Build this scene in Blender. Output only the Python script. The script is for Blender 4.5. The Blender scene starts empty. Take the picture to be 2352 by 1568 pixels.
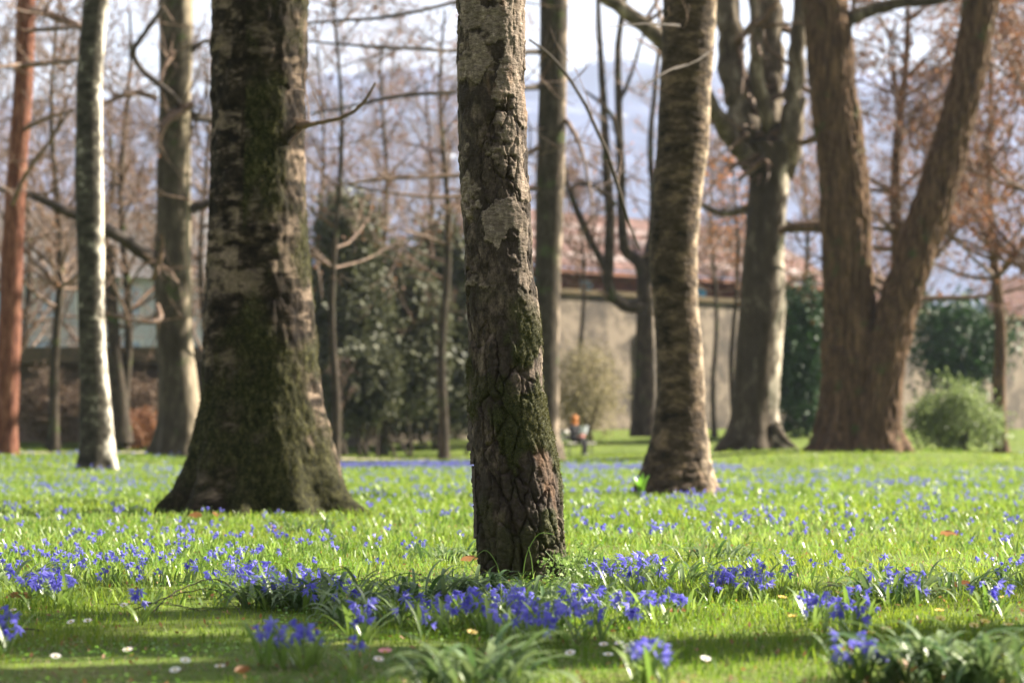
import bpy, math, random
import numpy as np
from mathutils import Vector, Matrix

# ------------------------------------------------------------------ camera, sky, sun, exposure
sc = bpy.context.scene
col = sc.collection
FOC, CU, CV, CAMH = 5553.0, 1176.0, 784.0, 0.45          # photo measured in a 2352-wide frame, 85 mm lens
PITCH = math.atan2(233.5, FOC)
cd = bpy.data.cameras.new('camera'); cam = bpy.data.objects.new('camera', cd); col.objects.link(cam)
cd.sensor_width = 36.0; cd.lens = 85.0; cd.clip_start = 0.05; cd.clip_end = 6000
cam.location = (0, 0, CAMH); cam.rotation_euler = (math.pi/2 + PITCH, 0, 0)
cd.dof.use_dof = True; cd.dof.focus_distance = 7.75; cd.dof.aperture_fstop = 4.2; cd.dof.aperture_blades = 0
sc.camera = cam

SUN_EL, SUN_AZ = math.radians(36), math.radians(69)       # azimuth clockwise from the view direction
w = bpy.data.worlds.new('World'); sc.world = w; w.use_nodes = True
wn = w.node_tree.nodes; wl = w.node_tree.links
bg = wn['Background']; sky = wn.new('ShaderNodeTexSky'); sky.sky_type = 'NISHITA'; sky.sun_disc = False
sky.sun_elevation = SUN_EL; sky.sun_rotation = SUN_AZ; sky.air_density = 1.0; sky.dust_density = 1.5; sky.ozone_density = 1.0
tcw = wn.new('ShaderNodeTexCoord'); mpw = wn.new('ShaderNodeMapping'); mpw.inputs['Scale'].default_value = (2.2, 2.2, 5.0); wl.new(tcw.outputs['Generated'], mpw.inputs[0])
cnw = wn.new('ShaderNodeTexNoise'); cnw.inputs['Scale'].default_value = 1.6; cnw.inputs['Detail'].default_value = 6; wl.new(mpw.outputs[0], cnw.inputs['Vector'])
crw = wn.new('ShaderNodeValToRGB'); crw.color_ramp.elements[0].position = .30; crw.color_ramp.elements[0].color = (.5, .5, .5, 1); crw.color_ramp.elements[1].position = .62; crw.color_ramp.elements[1].color = (.95, .95, .95, 1); wl.new(cnw.outputs[0], crw.inputs[0])
mxw = wn.new('ShaderNodeMix'); mxw.data_type = 'RGBA'; wl.new(crw.outputs[0], mxw.inputs[0]); wl.new(sky.outputs[0], mxw.inputs[6]); mxw.inputs[7].default_value = (2.7, 2.75, 2.85, 1)   # thin bright cloud veil
wl.new(mxw.outputs[2], bg.inputs[0]); bg.inputs[1].default_value = 0.05
sd = bpy.data.lights.new('sun', 'SUN'); sun = bpy.data.objects.new('sun', sd); col.objects.link(sun)
sd.energy = 5.0; sd.angle = math.radians(0.53); sd.color = (1.0, 0.91, 0.76)
SUNV = Vector((math.sin(SUN_AZ)*math.cos(SUN_EL), math.cos(SUN_AZ)*math.cos(SUN_EL), math.sin(SUN_EL)))
sun.rotation_euler = (-SUNV).to_track_quat('-Z', 'Y').to_euler(); sun.location = (20, 10, 30)
vs = sc.view_settings; vs.view_transform = 'Standard'; vs.look = 'None'; vs.exposure = 2.5; vs.gamma = 1.0
sc.cycles.use_denoising = True
try: sc.cycles.denoiser = 'OPENIMAGEDENOISE'
except Exception: pass
sc.cycles.max_bounces = 6; sc.cycles.diffuse_bounces = 3; sc.cycles.glossy_bounces = 2
sc.cycles.transmission_bounces = 4; sc.cycles.transparent_max_bounces = 6; sc.cycles.volume_bounces = 1
sc.cycles.sample_clamp_indirect = 4.0; sc.cycles.use_adaptive_sampling = False

# ------------------------------------------------------------------ numeric helpers
R = np.random.default_rng(11)
def h3(ix, iy, iz, s):
    n = (ix.astype(np.int64)*374761393 + iy.astype(np.int64)*668265263 + iz.astype(np.int64)*2147483647 + s*1274126177) & 0xffffffff
    n = ((n ^ (n >> 13))*1274126177) & 0xffffffff
    n = ((n ^ (n >> 15))*2246822519) & 0xffffffff
    return ((n ^ (n >> 16)) & 0xffffff)/float(0xffffff)
def vn(p, s=0):
    i = np.floor(p); f = p - i; i = i.astype(np.int64); f = f*f*(3-2*f)
    x, y, z = i[:, 0], i[:, 1], i[:, 2]; o = 0
    for a in (0, 1):
        for b in (0, 1):
            for c in (0, 1):
                o = o + h3(x+a, y+b, z+c, s)*((f[:, 0] if a else 1-f[:, 0])*(f[:, 1] if b else 1-f[:, 1])*(f[:, 2] if c else 1-f[:, 2]))
    return o*2-1
def fbm(p, s=0, o=4, g=0.5):
    t = 0; a = 1.0; n = 0
    for k in range(o):
        t = t + a*vn(p*(2.03**k) + 17.3*k, s+k); n += a; a *= g
    return t/n
def worley(p, s=0):
    i = np.floor(p).astype(np.int64); f1 = np.full(len(p), 9.0); f2 = np.full(len(p), 9.0); idv = np.zeros(len(p))
    for a in (-1, 0, 1):
        for b in (-1, 0, 1):
            for c in (-1, 0, 1):
                cx, cy, cz = i[:, 0]+a, i[:, 1]+b, i[:, 2]+c
                q = np.stack([cx+h3(cx, cy, cz, s), cy+h3(cx, cy, cz, s+1), cz+h3(cx, cy, cz, s+2)], 1)
                d = np.sqrt(((q-p)**2).sum(1)); near = d < f1
                f2 = np.where(near, f1, np.minimum(f2, d)); idv = np.where(near, h3(cx, cy, cz, s+3), idv); f1 = np.where(near, d, f1)
    return f1, f2, idv
def sst(a, b, x):
    t = np.clip((x-a)/(b-a), 0, 1); return t*t*(3-2*t)
def P(u, v, Y):
    """point at distance Y whose direction is (u, v) in the 2352-wide frame"""
    tx, ty = (u-CU)/FOC, (CV-v)/FOC
    k = Y/(math.cos(PITCH)-ty*math.sin(PITCH))
    return np.array([tx*k, Y, CAMH + (math.sin(PITCH)+ty*math.cos(PITCH))*k])
def G(x, y):
    """ground height"""
    x = np.asarray(x, float); y = np.asarray(y, float)
    z = 0.05*sst(22, 60, y) + 0.90*sst(70, 86, y)
    z = z + 0.26*np.exp(-((x-7.0)/6.0)**2 - ((y-50)/11.0)**2)
    z = z + 0.20*sst(-3.0, -7.0, x)*sst(24, 38, y)*(1-sst(60, 75, y))
    p = np.stack([x*0.55, y*0.55, np.zeros_like(x)], -1).reshape(-1, 3)
    z = z + 0.022*vn(p, 5).reshape(x.shape)*sst(1.5, 6, np.abs(y))
    return z
def ground_at(u, v):
    y = 8.0
    for _ in range(25):
        z = float(G(np.array([(u-CU)/FOC*y]), np.array([y]))[0])
        y = min(95.0, FOC*(CAMH-z)/max(v-1017.5, 6.0))
    x = (u-CU)/FOC*y
    return x, y, float(G(np.array([x]), np.array([y]))[0])

# ------------------------------------------------------------------ mesh helpers
def build(name, parts, mats, parent=None, smooth=True, attrs=None):
    """parts: list of (V, F, material index); F all of one polygon size within a part"""
    vs_, ls, st, mi, off, lo = [], [], [], [], 0, 0
    for V, F, m in parts:
        V = np.asarray(V, np.float32).reshape(-1, 3); F = np.asarray(F, np.int32)
        vs_.append(V); ls.append((F+off).ravel()); k = F.shape[1]
        st.append(lo+np.arange(len(F), dtype=np.int32)*k); mi.append(np.full(len(F), m, np.int32))
        off += len(V); lo += F.size
    V = np.concatenate(vs_); L = np.concatenate(ls); S = np.concatenate(st); M = np.concatenate(mi)
    me = bpy.data.meshes.new(name)
    me.vertices.add(len(V)); me.vertices.foreach_set('co', V.ravel())
    me.loops.add(len(L)); me.loops.foreach_set('vertex_index', L)
    me.polygons.add(len(S)); me.polygons.foreach_set('loop_start', S)
    if not isinstance(mats, (list, tuple)): mats = [mats]
    for m in mats: me.materials.append(m)
    me.polygons.foreach_set('material_index', M)
    me.update(calc_edges=True)
    me.polygons.foreach_set('use_smooth', np.full(len(S), smooth, bool))
    for k, a in (attrs or {}).items():
        at = me.attributes.new(k, 'FLOAT', 'POINT'); at.data.foreach_set('value', np.asarray(a, np.float32))
    return link(name, me, parent)
def link(name, me, parent=None):
    o = bpy.data.objects.new(name, me); col.objects.link(o)
    if parent is not None: o.parent = parent
    return o
def tag(o, label, cat=None, group=None, kind=None):
    o['label'] = label
    if cat: o['category'] = cat
    if group: o['group'] = group
    if kind: o['kind'] = kind
    return o
def thing(name, label, cat, group=None, loc=(0, 0, 0)):
    o = bpy.data.objects.new(name, None); col.objects.link(o); o.location = loc; o.empty_display_size = 0.1
    return tag(o, label, cat, group)
def structure(o, label): o['kind'] = 'structure'; o['label'] = label; return o
def crspline(P_, n):
    P_ = np.asarray(P_, float); N = len(P_); t = np.linspace(0, N-1, n); i = np.clip(np.floor(t).astype(int), 0, N-2); f = (t-i)[:, None]
    g = lambda k: P_[np.clip(k, 0, N-1)]
    a, b, c, d = g(i-1), g(i), g(i+1), g(i+2)
    return 0.5*((2*b)+(-a+c)*f+(2*a-5*b+4*c-d)*f**2+(-a+3*b-3*c+d)*f**3)
def tube(path, rad, k=5):
    path = np.asarray(path, float); n = len(path); rad = np.broadcast_to(np.asarray(rad, float), (n,))
    t = np.gradient(path, axis=0); t /= np.linalg.norm(t, axis=1)[:, None]+1e-9
    up = np.array([0.31, 0.17, 0.93]); 
    if abs(t[0] @ up) > .9: up = np.array([0.9, 0.3, 0.1])
    a = np.cross(t, up); a /= np.linalg.norm(a, axis=1)[:, None]+1e-9; b = np.cross(t, a)
    th = np.arange(k)*2*math.pi/k
    V = path[:, None]+rad[:, None, None]*(np.cos(th)[None, :, None]*a[:, None]+np.sin(th)[None, :, None]*b[:, None])
    i = np.arange(n-1)[:, None]*k; j = np.arange(k)[None]; j2 = (j+1) % k
    F = np.stack([i+j, i+j2, i+k+j2, i+k+j], -1).reshape(-1, 4)
    return V.reshape(-1, 3), F
def cat(tubes):
    if not tubes: return np.zeros((0, 3)), np.zeros((0, 4), int)
    off = np.cumsum([0]+[len(v) for v, f in tubes[:-1]])
    return np.concatenate([v for v, f in tubes]), np.concatenate([f+o for (v, f), o in zip(tubes, off)])
def boxm(x0, x1, y0, y1, z0, z1):
    V = np.array([[x, y, z] for z in (z0, z1) for y in (y0, y1) for x in (x0, x1)], float)
    F = np.array([[0, 2, 3, 1], [4, 5, 7, 6], [0, 1, 5, 4], [2, 6, 7, 3], [0, 4, 6, 2], [1, 3, 7, 5]])
    return V, F

# ------------------------------------------------------------------ materials
def mat(name):
    m = bpy.data.materials.new(name); m.use_nodes = True; nt = m.node_tree
    return m, nt, nt.nodes, nt.links, nt.nodes['Principled BSDF']
def ramp(n, l, src, stops, interp='LINEAR'):
    r = n.new('ShaderNodeValToRGB'); e = r.color_ramp; e.interpolation = interp
    while len(e.elements) < len(stops): e.elements.new(0.5)
    for el, (p, c) in zip(e.elements, stops): el.position = p; el.color = tuple(c)+(1,) if len(c) == 3 else c
    l.new(src, r.inputs[0]); return r.outputs[0]
def noise(n, l, scale, detail=4, vec=None, st=None, rough=0.55):
    t = n.new('ShaderNodeTexNoise'); t.inputs['Scale'].default_value = scale; t.inputs['Detail'].default_value = detail; t.inputs['Roughness'].default_value = rough
    if vec is None:
        tc = n.new('ShaderNodeTexCoord'); vec = tc.outputs['Object']
    if st:
        mp = n.new('ShaderNodeMapping'); mp.inputs['Scale'].default_value = st; l.new(vec, mp.inputs[0]); vec = mp.outputs[0]
    l.new(vec, t.inputs['Vector']); return t.outputs[0]
def mixc(n, l, fac, a, b):
    m = n.new('ShaderNodeMix'); m.data_type = 'RGBA'
    for k, s in ((0, fac), (6, a), (7, b)):
        if isinstance(s, (tuple, list)): m.inputs[k].default_value = tuple(s)+(1,)
        elif isinstance(s, (int, float)): m.inputs[k].default_value = s
        else: l.new(s, m.inputs[k])
    return m.outputs[2]
def attr(n, name):
    a = n.new('ShaderNodeAttribute'); a.attribute_name = name; return a.outputs['Fac']
def bump(n, l, bs, h, st=0.5, dist=0.02):
    b = n.new('ShaderNodeBump'); b.inputs['Strength'].default_value = st; b.inputs['Distance'].default_value = dist
    l.new(h, b.inputs['Height']); l.new(b.outputs[0], bs.inputs['Normal'])
def plain(name, c, rough=0.8, c2=None, scale=6.0, spec=0.3):
    m, nt, n, l, b = mat(name); b.inputs['Roughness'].default_value = rough; b.inputs['Specular IOR Level'].default_value = spec
    c2 = c2 or tuple(x*0.75 for x in c)
    f = noise(n, l, scale, 5); l.new(ramp(n, l, f, [(0.3, c2), (0.7, c)]), b.inputs['Base Color']); return m
def bark(name, dark, mid, light, st, moss=(0.05, 0.065, 0.02), mossamt=0.0, bumpst=0.6, lscale=1.0, lo=(.33, .5, .68), pale=None):
    m, nt, n, l, b = mat(name); b.inputs['Roughness'].default_value = 0.9; b.inputs['Specular IOR Level'].default_value = 0.15
    f = noise(n, l, lscale, 9, st=st, rough=.72)
    c = ramp(n, l, f, [(lo[0], dark), (lo[1], mid), (lo[2], light)])
    if mossamt > 0:
        g = noise(n, l, 2.3, 6); ms = ramp(n, l, g, [(0.62-mossamt*.4, (0, 0, 0)), (0.74-mossamt*.4, (1, 1, 1))])
        c = mixc(n, l, ms, c, moss)
    if pale: c = mixc(n, l, attr(n, 'pale'), c, pale)  # blends in the painted sunlit edge of the trunk
    l.new(c, b.inputs['Base Color'])
    f2 = noise(n, l, lscale*2.7, 6, st=st); bump(n, l, b, f2, bumpst, 0.03); return m
def leafmat(name, c1, c2, trans=0.35, rough=0.45, spec=0.4, tcol=None, attrname='tint'):
    """thin leaf: principled front plus light passing through"""
    m, nt, n, l, b = mat(name); b.inputs['Roughness'].default_value = rough; b.inputs['Specular IOR Level'].default_value = spec
    c = ramp(n, l, attr(n, attrname), [(0.0, c1), (1.0, c2)])
    l.new(c, b.inputs['Base Color'])
    t = n.new('ShaderNodeBsdfTranslucent'); mx = n.new('ShaderNodeMixShader'); mx.inputs[0].default_value = trans
    hs = n.new('ShaderNodeHueSaturation'); hs.inputs['Value'].default_value = 1.5; l.new(c, hs.inputs['Color'])
    if tcol: t.inputs[0].default_value = tuple(tcol)+(1,)
    else: l.new(hs.outputs[0], t.inputs[0])
    l.new(b.outputs[0], mx.inputs[1]); l.new(t.outputs[0], mx.inputs[2]); l.new(mx.outputs[0], n['Material Output'].inputs[0]); return m

M_birch, nt, n, l, b = mat('old_birch_bark')
b.inputs['Roughness'].default_value = 0.85; b.inputs['Specular IOR Level'].default_value = 0.25
f1 = noise(n, l, 1.0, 9, st=(34, 34, 20), rough=.75); f2 = noise(n, l, 1.0, 7, st=(60, 60, 140), rough=.7); f3 = noise(n, l, 1.0, 6, st=(9, 9, 5))
base = ramp(n, l, f1, [(.34, (.010, .007, .005)), (.46, (.040, .028, .020)), (.56, (.10, .072, .053)), (.70, (.22, .165, .125))])
base = mixc(n, l, ramp(n, l, f3, [(.47, (0, 0, 0)), (.57, (.8, .8, .8))]), base, (.022, .015, .011))
pale = ramp(n, l, f2, [(.32, (.085, .06, .044)), (.46, (.22, .165, .125)), (.66, (.42, .335, .26))]); pale = mixc(n, l, ramp(n, l, f1, [(.50, (.55, .55, .55)), (.64, (.05, .05, .05))]), pale, base)
c = mixc(n, l, attr(n, 'pale'), base, pale)
rust = ramp(n, l, f1, [(.3, (.06, .025, .01)), (.7, (.22, .10, .035))]); c = mixc(n, l, attr(n, 'rust'), c, rust)
mossc = ramp(n, l, f2, [(.3, (.013, .014, .005)), (.55, (.038, .040, .012)), (.75, (.09, .085, .03))]); c = mixc(n, l, attr(n, 'moss'), c, mossc)
l.new(c, b.inputs['Base Color']); bump(n, l, b, f2, 0.9, 0.006)

M_moss_trunk, nt, n, l, b = mat('mossy_bark')
b.inputs['Roughness'].default_value = 0.92; b.inputs['Specular IOR Level'].default_value = 0.12
f1 = noise(n, l, 1.0, 8, st=(9, 9, 13), rough=.7); f2 = noise(n, l, 1.0, 7, st=(34, 34, 20), rough=.65)
base = ramp(n, l, f1, [(.40, (.007, .005, .004)), (.54, (.024, .017, .012)), (.64, (.07, .05, .035)), (.76, (.18, .13, .095))])
pale = ramp(n, l, f1, [(.38, (.045, .033, .024)), (.64, (.24, .175, .13))]); c = mixc(n, l, attr(n, 'pale'), base, pale)
mossc = ramp(n, l, f2, [(.34, (.006, .006, .003)), (.54, (.026, .025, .009)), (.74, (.085, .078, .03))]); c = mixc(n, l, attr(n, 'moss'), c, mossc)
l.new(c, b.inputs['Base Color']); bump(n, l, b, f2, 0.6, 0.012)

M_birch2 = bark('banded_birch_bark', (.012, .009, .007), (.06, .042, .028), (.19, .13, .085), (6, 6, 11), mossamt=.0, bumpst=.7, lo=(.36, .52, .70), pale=(.36, .28, .20))
M_birch3 = bark('white_birch_bark', (.02, .017, .013), (.065, .056, .042), (.50, .45, .37), (5, 5, 7), mossamt=.0, lo=(.42, .58, .74), pale=(.58, .53, .45))
M_grey = bark('smooth_grey_bark', (.026, .021, .013), (.052, .042, .028), (.11, .092, .066), (5, 5, 2.0), mossamt=.08, bumpst=.25, pale=(.30, .245, .175))
M_pine = bark('red_pine_bark', (.05, .02, .013), (.13, .052, .033), (.27, .13, .085), (14, 14, 3), bumpst=.8)
M_fiss = bark('fissured_brown_bark', (.022, .013, .007), (.080, .047, .027), (.19, .115, .065), (12, 12, 1.6), mossamt=.06, bumpst=1.0)
M_dark = bark('dark_bark', (.018, .014, .010), (.042, .033, .024), (.09, .07, .05), (9, 9, 4), mossamt=.1, pale=(.36, .28, .215))
M_plane = bark('grey_plane_bark', (.028, .021, .013), (.055, .042, .028), (.22, .185, .14), (4, 4, 1.6), bumpst=.4, lo=(.35, .55, .75), pale=(.46, .40, .32))
M_plane2 = bark('pale_plane_bark', (.04, .03, .02), (.095, .074, .052), (.30, .25, .19), (4, 4, 1.6), bumpst=.5, lo=(.36, .52, .68))
M_twig = plain('twig_bark', (.19, .115, .075), .7, (.065, .044, .031), 9)
M_twigd = plain('dark_twig_bark', (.06, .044, .032), .8, (.022, .016, .012), 9)
M_plate = plain('curled_bark', (.10, .075, .06), .9, (.03, .022, .018), 60)
M_grass = leafmat('grass_blade', (.055, .112, .006), (.205, .24, .025), .58, .45, .35)
M_sleaf = leafmat('squill_leaf', (.07, .14, .018), (.21, .28, .065), .42, .38, .5)
M_blue = leafmat('squill_petal', (.085, .075, .44), (.21, .195, .64), .35, .5, .3)
M_dleaf = leafmat('strap_leaf', (.05, .10, .028), (.16, .21, .085), .25, .45, .4)
M_gleaf = leafmat('broad_green_leaf', (.10, .22, .02), (.16, .30, .04), .4, .35, .5)
M_weed = leafmat('weed_leaf', (.12, .20, .04), (.20, .28, .08), .35, .5, .3)
M_stem = plain('flower_stem', (.10, .075, .06), .6, (.06, .07, .03), 40)
M_white = leafmat('daisy_petal', (.80, .68, .68), (.85, .82, .80), .3, .5, .3)
M_pink = leafmat('pink_petal', (.75, .28, .30), (.80, .50, .50), .3, .5, .3)
M_yel = leafmat('celandine_petal', (.75, .48, .10), (.80, .60, .22), .3, .35, .5)
M_yc = plain('flower_centre', (.55, .38, .04), .7)
M_dead = leafmat('dead_leaf', (.17, .075, .035), (.28, .14, .065), .25, .6, .3)
M_beech = leafmat('dry_beech_leaf', (.11, .05, .026), (.21, .10, .052), .35, .6, .2)
M_orange = leafmat('orange_leaf', (.32, .12, .035), (.46, .19, .06), .4, .6, .2)
M_yew = leafmat('yew_foliage', (.022, .028, .012), (.10, .102, .052), .15, .6, .25)
M_ivy = leafmat('ivy_leaf', (.012, .035, .010), (.04, .085, .025), .12, .55, .25)
M_bush = leafmat('pale_bush_leaf', (.085, .12, .035), (.19, .235, .09), .35, .5, .3)
M_brown = leafmat('dull_brown_leaf', (.075, .05, .034), (.16, .11, .075), .25, .7, .2)
M_hay = leafmat('dry_shrub_leaf', (.15, .13, .068), (.29, .25, .145), .3, .7, .2)
M_mosst = leafmat('moss_strand', (.022, .024, .008), (.105, .098, .034), .25, .7, .2)

M_lawn, nt, n, l, b = mat('lawn_soil')
b.inputs['Roughness'].default_value = 0.95; b.inputs['Specular IOR Level'].default_value = 0.1
f1 = noise(n, l, 1.7, 6); f2 = noise(n, l, 0.22, 4); f3 = noise(n, l, 30, 4)
c = ramp(n, l, f1, [(.35, (.06, .10, .014)), (.55, (.10, .15, .02)), (.72, (.16, .18, .04))])
c = mixc(n, l, ramp(n, l, f3, [(.42, (0, 0, 0)), (.62, (.7, .7, .7))]), c, (.055, .05, .022))
l.new(c, b.inputs['Base Color']); bump(n, l, b, f3, .6, .02)
M_path = plain('gravel', (.42, .36, .27), .95, (.26, .22, .16), 4)
M_wall, nt, n, l, b = mat('old_plaster')
b.inputs['Roughness'].default_value = 0.95
f1 = noise(n, l, 0.7, 8, rough=.72); f2 = noise(n, l, 1.2, 6, st=(1, 1, .35))
c = ramp(n, l, f1, [(.42, (.05, .039, .031)), (.5, (.10, .078, .058)), (.57, (.19, .15, .113))])  # plaster mottling, its contrast pushed to paint in dappled tree shade
c = mixc(n, l, ramp(n, l, f2, [(.55, (0, 0, 0)), (.75, (.6, .6, .6))]), c, (.11, .085, .065))
l.new(c, b.inputs['Base Color']); bump(n, l, b, noise(n, l, 9, 5), .4, .03)
M_cope = plain('mossy_coping', (.12, .085, .045), .95, (.05, .04, .02), 3)
M_wallb = plain('dark_masonry', (.16, .11, .08), .95, (.07, .05, .036), 2.5)
M_fascia = plain('brown_timber', (.19, .075, .04), .8, (.09, .04, .025), 3)
M_tile = plain('terracotta_tile', (.13, .062, .05), .8, (.05, .024, .02), 1.6)
M_tilep = plain('pale_tile', (.27, .215, .20), .8, (.10, .06, .055), 1.6)
M_slate = plain('grey_slate', (.16, .15, .15), .8, (.10, .10, .10), 2)
M_teal = plain('turquoise_sky_pane', (.07, .36, .52), .4, (.06, .30, .45), 3)  # reflected sky put into the pane colour as turquoise
M_render = plain('grey_render', (.42, .42, .45), .9, (.33, .33, .36), 1)
M_whouse = plain('cream_render', (.70, .60, .52), .9, (.6, .5, .44), 1)
M_win = plain('window_glass', (.30, .38, .50), .15, (.22, .30, .42), 1, .8)
M_frame = plain('window_frame', (.6, .58, .55), .6)
M_stone = plain('pale_stone', (.46, .38, .29), .9, (.30, .25, .19), 6)
M_mtn, nt, n, l, b = mat('mountain_slope')
b.inputs['Roughness'].default_value = 1.0; b.inputs['Specular IOR Level'].default_value = 0.0
f1 = noise(n, l, .006, 8, rough=.65); f2 = noise(n, l, .025, 6, st=(1, 1, .6), rough=.7)
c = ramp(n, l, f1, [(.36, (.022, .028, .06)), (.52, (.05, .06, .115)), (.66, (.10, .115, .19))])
c = mixc(n, l, ramp(n, l, f2, [(.64, (0, 0, 0)), (.71, (1, 1, 1))]), c, (.7, .74, .80))
l.new(c, b.inputs['Base Color'])

# ------------------------------------------------------------------ ground, path, mountain
def axis(a, b, s0, g):
    o = [a]; s = s0
    while o[-1] < b: o.append(o[-1]+s); s *= g
    return np.array(o)
ys = np.concatenate([-axis(2, 45, .6, 1.25)[::-1], np.arange(-1.5, 30, .3), np.arange(30, 100, .8), axis(101, 3300, 2, 1.15)])
xp = np.concatenate([np.arange(0.0, 5, .3), np.arange(5, 26, .6), axis(26.5, 2800, 2, 1.18)])
xs = np.concatenate([-xp[:0:-1], xp])
XX, YY = np.meshgrid(xs, ys); ZZ = G(XX, YY)
nx, ny = len(xs), len(ys); i = np.arange(ny-1)[:, None]*nx+np.arange(nx-1)[None]
F = np.stack([i, i+1, i+nx+1, i+nx], -1).reshape(-1, 4)
structure(build('ground', [(np.stack([XX, YY, ZZ], -1).reshape(-1, 3), F, 0)], M_lawn), 'sunlit park lawn under the trees')

def strip(pts, wid, lift, n=90):
    c = crspline(pts, n); t = np.gradient(c, axis=0); t /= np.linalg.norm(t, axis=1)[:, None]; nrm = np.stack([-t[:, 1], t[:, 0]], 1)
    k = np.linspace(-.5, .5, 7); wv = wid*(1+.18*np.sin(np.arange(n)*.9))
    Q = c[:, None]+nrm[:, None]*(k[None, :, None]*wv[:, None, None]); z = G(Q[..., 0], Q[..., 1])+lift
    V = np.concatenate([Q, z[..., None]], -1).reshape(-1, 3); a = np.arange(n-1)[:, None]*7+np.arange(6)[None]
    return V, np.stack([a, a+1, a+8, a+7], -1).reshape(-1, 4)
PATHPTS = [(-22, 37), (-14, 41.5), (-8, 46.5), (-3, 55), (1, 61), (5, 62), (8, 58), (11, 51), (15, 45), (24, 40)]
V, F = strip([(-22, 37), (-14, 41.5), (-8, 46.5), (-3, 55), (1, 61), (5, 62), (8, 58), (11, 51), (15, 45), (24, 40)], 1.7, .03)
structure(build('path', [(V, F, 0)], M_path), 'pale gravel path winding behind the big trees')

gx = np.linspace(-2900, 2900, 200); gy = np.linspace(1400, 3300, 90); XX, YY = np.meshgrid(gx, gy)
q = np.stack([XX/520, YY/520, XX*0], -1).reshape(-1, 3); rid = (1-np.abs(fbm(q, 31, 5))).reshape(XX.shape)
hh = sst(1420, 3000, YY)*(375+120*(rid-.7)+45*np.sin(XX/660+1.2)); ZZ = hh-2+28*fbm(q*4, 33, 4).reshape(XX.shape)*sst(1420, 1800, YY)
nx, ny = len(gx), len(gy); i = np.arange(ny-1)[:, None]*nx+np.arange(nx-1)[None]
structure(build('mountain', [(np.stack([XX, YY, ZZ], -1).reshape(-1, 3), np.stack([i, i+1, i+nx+1, i+nx], -1).reshape(-1, 4), 0)], M_mtn), 'hazy blue mountainside with pale snow patches beyond the park')

# ------------------------------------------------------------------ trees: trunks
def trunk(name, edges, Y, H, mt, parent, nseg=48, nring=160, disp=None, depth=1.0, sink=.12, taper=.6, dense_top=None, seed=0):
    """edges: (v, left u, right u) rows of the trunk's outline, top first; continues above the frame to height H"""
    rows = []
    for v, a, b_ in edges[::-1]:
        p = P((a+b_)/2, v, Y); rows.append((p[2], p[0], (b_-a)/2*Y/FOC))
    rows = np.array(rows); z0 = rows[0, 0]
    rows = np.vstack([[z0-sink, rows[0, 1], rows[0, 2]*1.05], rows])
    zt, xt, rt = rows[-1]
    sl = (rows[-1, 1]-rows[-3, 1])/(rows[-1, 0]-rows[-3, 0])
    if H > zt+.2:
        for k in (.25, .5, .75, 1.0):
            dz = (H-zt)*k; rows = np.vstack([rows, [zt+dz, xt+sl*dz*(1-.4*k), rt*(1-k*taper)]])
    nv = int(nring*.86) if H > zt+.2 else nring
    zz = np.concatenate([np.linspace(rows[0, 0], zt, nv), np.linspace(zt, H, nring-nv+1)[1:]]) if H > zt+.2 else np.linspace(rows[0, 0], zt, nring)
    def cub(c):
        x = np.interp(zz, rows[:, 0], rows[:, c]); k = max(3, nring//60)
        ker = np.ones(2*k+1)/(2*k+1); return np.convolve(np.pad(x, k, 'edge'), ker, 'valid')
    cx, rr = cub(1), cub(2)
    th = np.arange(nseg)*2*math.pi/nseg
    T, Z = np.meshgrid(th, zz); C = np.repeat(cx[:, None], nseg, 1); RR = np.repeat(rr[:, None], nseg, 1)
    base = np.stack([np.cos(T)*RR, np.sin(T)*RR*depth, Z], -1).reshape(-1, 3)
    at = {}
    if disp is not None:
        d, at = disp(T.ravel(), Z.ravel()-z0, base, RR.ravel())
    else:
        d = .05*RR.ravel()*fbm(base*np.array([4, 4, 1.6])/max(.2, rt)*.35, seed, 4)
    RR2 = RR.ravel()+d
    V = np.stack([C.ravel()+np.cos(T.ravel())*RR2, Y+np.sin(T.ravel())*RR2*depth, Z.ravel()], 1)
    i = np.arange(len(zz)-1)[:, None]*nseg; j = np.arange(nseg)[None]; j2 = (j+1) % nseg
    F = np.stack([i+j, i+j2, i+nseg+j2, i+nseg+j], -1).reshape(-1, 4)
    o = build(name, [(V, F, 0)], mt, parent, attrs=at)
    return o, np.stack([cx, np.full(len(zz), Y), zz], 1), rr, V.reshape(len(zz), nseg, 3), at

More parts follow.
